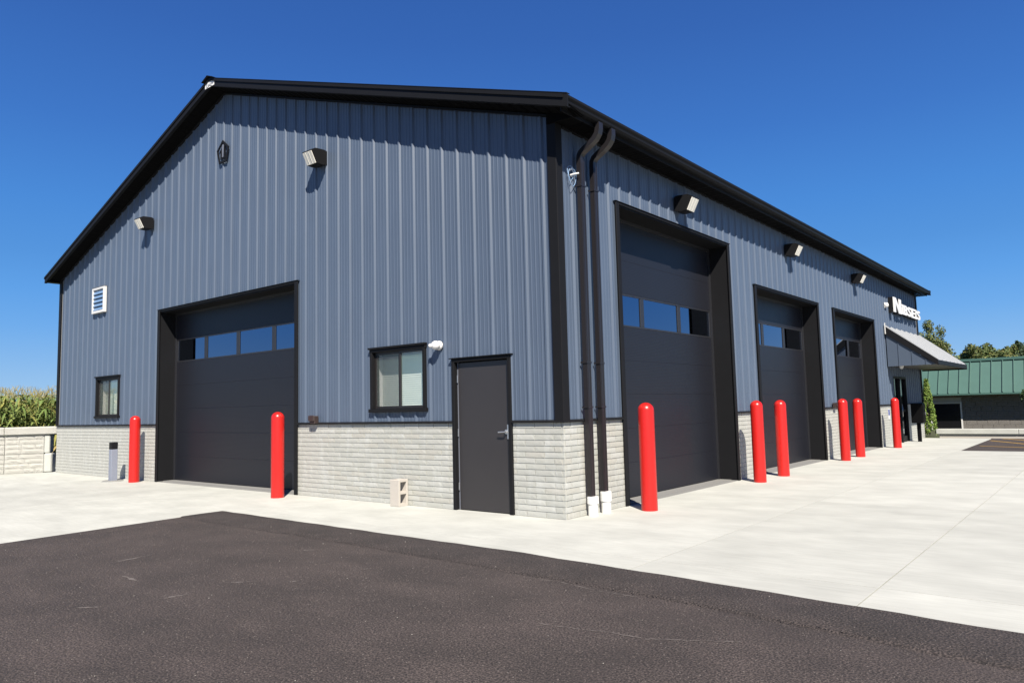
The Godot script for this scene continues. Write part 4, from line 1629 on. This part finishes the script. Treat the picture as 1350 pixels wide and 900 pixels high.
	tree("bushy_tree", "low olive tree low between canopy tip and spruce", Vector3(-9.5, 0, -96), 6.4, 1.4, olive, 18, false, 1.6)
	retaining_wall()
	corn()

func retaining_wall() -> void:
	var dir := Vector3(-0.50, 0, 0.866)
	var rw := thing("retaining_wall", "pale split-stone block retaining wall with smooth cap left of the workshop", "wall", Vector3(-17.16, 0, 0.02), 0.0)
	rw.rotation.y = atan2(-dir.z, dir.x) + PI
	# local: wall runs towards -x, its face looks towards +z
	var r := RandomNumberGenerator.new()
	r.seed = 41
	var st := begin()
	cbox(st, Vector3(-0.20, 0.0, -0.45), Vector3(0.0, 0.52, 0.02), 0.03)
	cbox(st, Vector3(-0.20, 0.525, -0.45), Vector3(-0.06, 1.02, 0.01), 0.02)
	obj("end_block", st, M.concrete_1, rw)
	for i in 5:
		for row in 2:
			var xa := -0.205 - i * 0.92
			var y0 := row * 0.515 + 0.003
			st = begin()
			box(st, Vector3(xa - 0.912, y0, -0.45), Vector3(xa, y0 + 0.505, -0.020))
			var blk := obj("block", st, M.mortar, rw)
			for c in 4:
				var y := y0 + c * 0.127
				var x := xa - 0.912
				while x < xa - 0.02:
					var w := r.randf_range(0.24, 0.5)
					if xa - x - w < 0.16:
						w = xa - x
					st = begin()
					stone(st, x + 0.002, x + w - 0.002, y + 0.0015, y + 0.1255, r)
					obj("stone", st, M.wall_stone, blk)
					x += w
		st = begin()
		var xc := 0.12 if i == 0 else -0.205 - i * 0.92
		cbox(st, Vector3(-0.205 - (i + 1) * 0.92 + 0.005, 1.035, -0.5), Vector3(xc, 1.245, 0.075), 0.02)
		obj("cap_stone", st, M.wall_stone, rw)

func stone(st: SurfaceTool, x0: float, x1: float, y0: float, y1: float, r: RandomNumberGenerator) -> void:
	var nx := 5
	var ny := 3
	var p := []
	for i in nx + 1:
		var col := []
		for j in ny + 1:
			var edge := i == 0 or i == nx or j == 0 or j == ny
			col.append(Vector3(lerpf(x0, x1, float(i) / nx), lerpf(y0, y1, float(j) / ny), -0.008 if edge else r.randf_range(-0.002, 0.016)))
		p.append(col)
	for i in nx:
		for j in ny:
			quad(st, p[i][j + 1], p[i + 1][j + 1], p[i + 1][j], p[i][j])
	for s in [[p[0][0], p[nx][0], Vector3.DOWN], [p[0][ny], p[nx][ny], Vector3.UP], [p[0][0], p[0][ny], Vector3.LEFT], [p[nx][0], p[nx][ny], Vector3.RIGHT]]:
		var a: Vector3 = s[0]
		var c: Vector3 = s[1]
		face(st, [a, c, Vector3(c.x, c.y, -0.03), Vector3(a.x, a.y, -0.03)], s[2])

func corn() -> void:
	var r := RandomNumberGenerator.new()
	r.seed = 9
	var kinds := []
	for v in 4:
		var st := begin()
		st.set_color(Color(0.13, 0.15, 0.04))
		tube(st, [Vector3.ZERO, Vector3(0.02, 1.2, 0), Vector3(0.0, 2.25, 0.02)], 0.014, 5, 0.006)
		for i in 12:
			var y0 := 0.35 + i * 0.155
			var a := i * PI + r.randf_range(-0.7, 0.7)
			var d := Vector3(cos(a), 0, sin(a))
			var ln := r.randf_range(0.55, 0.8) * (0.75 if i > 9 else 1.0)
			var s := d.cross(Vector3.UP)
			var dry := r.randf() < (0.5 if i < 4 else 0.12)
			var c: Color = Color(0.26, 0.20, 0.075) if dry else [Color(0.14, 0.18, 0.04), Color(0.21, 0.20, 0.048), Color(0.10, 0.15, 0.035)][r.randi() % 3]
			st.set_color(c)
			var last := []
			for q in 6:
				var t := q / 5.0
				var p := Vector3(0, y0, 0) + d * ln * t + Vector3(0, 0.42 * t - 0.75 * t * t, 0)
				var w := 0.035 * sin(PI * minf(t * 0.8 + 0.18, 1.0))
				var cur := [p - s * w, p + s * w + Vector3(0, 0.012, 0)]
				if q > 0:
					tri(st, last[0], last[1], cur[0])
					tri(st, last[1], cur[1], cur[0])
				last = cur
		st.set_color(Color(0.34, 0.29, 0.11))
		for i in 5:
			var a := TAU * i / 7.0 + r.randf()
			tube(st, [Vector3(0, 2.22, 0.02), Vector3(cos(a) * 0.05, 2.33, sin(a) * 0.05), Vector3(cos(a) * 0.12, 2.41 + r.randf_range(-0.05, 0.03), sin(a) * 0.12)], 0.006, 3, 0.003)
		kinds.append(mesh_of(st))
	var root := Node3D.new()
	root.name = "corn_field"
	add_child(root)
	root.set_meta("kind", "stuff")
	tag(root, "tall ripening corn field beyond the retaining wall", "corn field")
	for v in 4:
		var places := []
		for row in 18:
			var x := -22.9 - row * 0.76
			var z := -15.0 + v * 0.19
			while z < 14.0:
				var s := r.randf_range(0.95, 1.06) * 1.06
				places.append(Transform3D(Basis(Vector3.UP, r.randf() * TAU).scaled(Vector3(s, s, s)), Vector3(x + r.randf_range(-0.09, 0.09), -0.04, z + r.randf_range(-0.06, 0.06))))
				z += 0.76
		var mm := MultiMesh.new()
		mm.transform_format = MultiMesh.TRANSFORM_3D
		mm.mesh = kinds[v]
		mm.instance_count = places.size()
		for i in places.size():
			mm.set_instance_transform(i, places[i])
		var o := MultiMeshInstance3D.new()
		o.name = "corn" if v == 0 else "corn_%03d" % v
		o.multimesh = mm
		o.material_override = M.foliage
		o.set_meta("kind", "stuff")
		root.add_child(o)
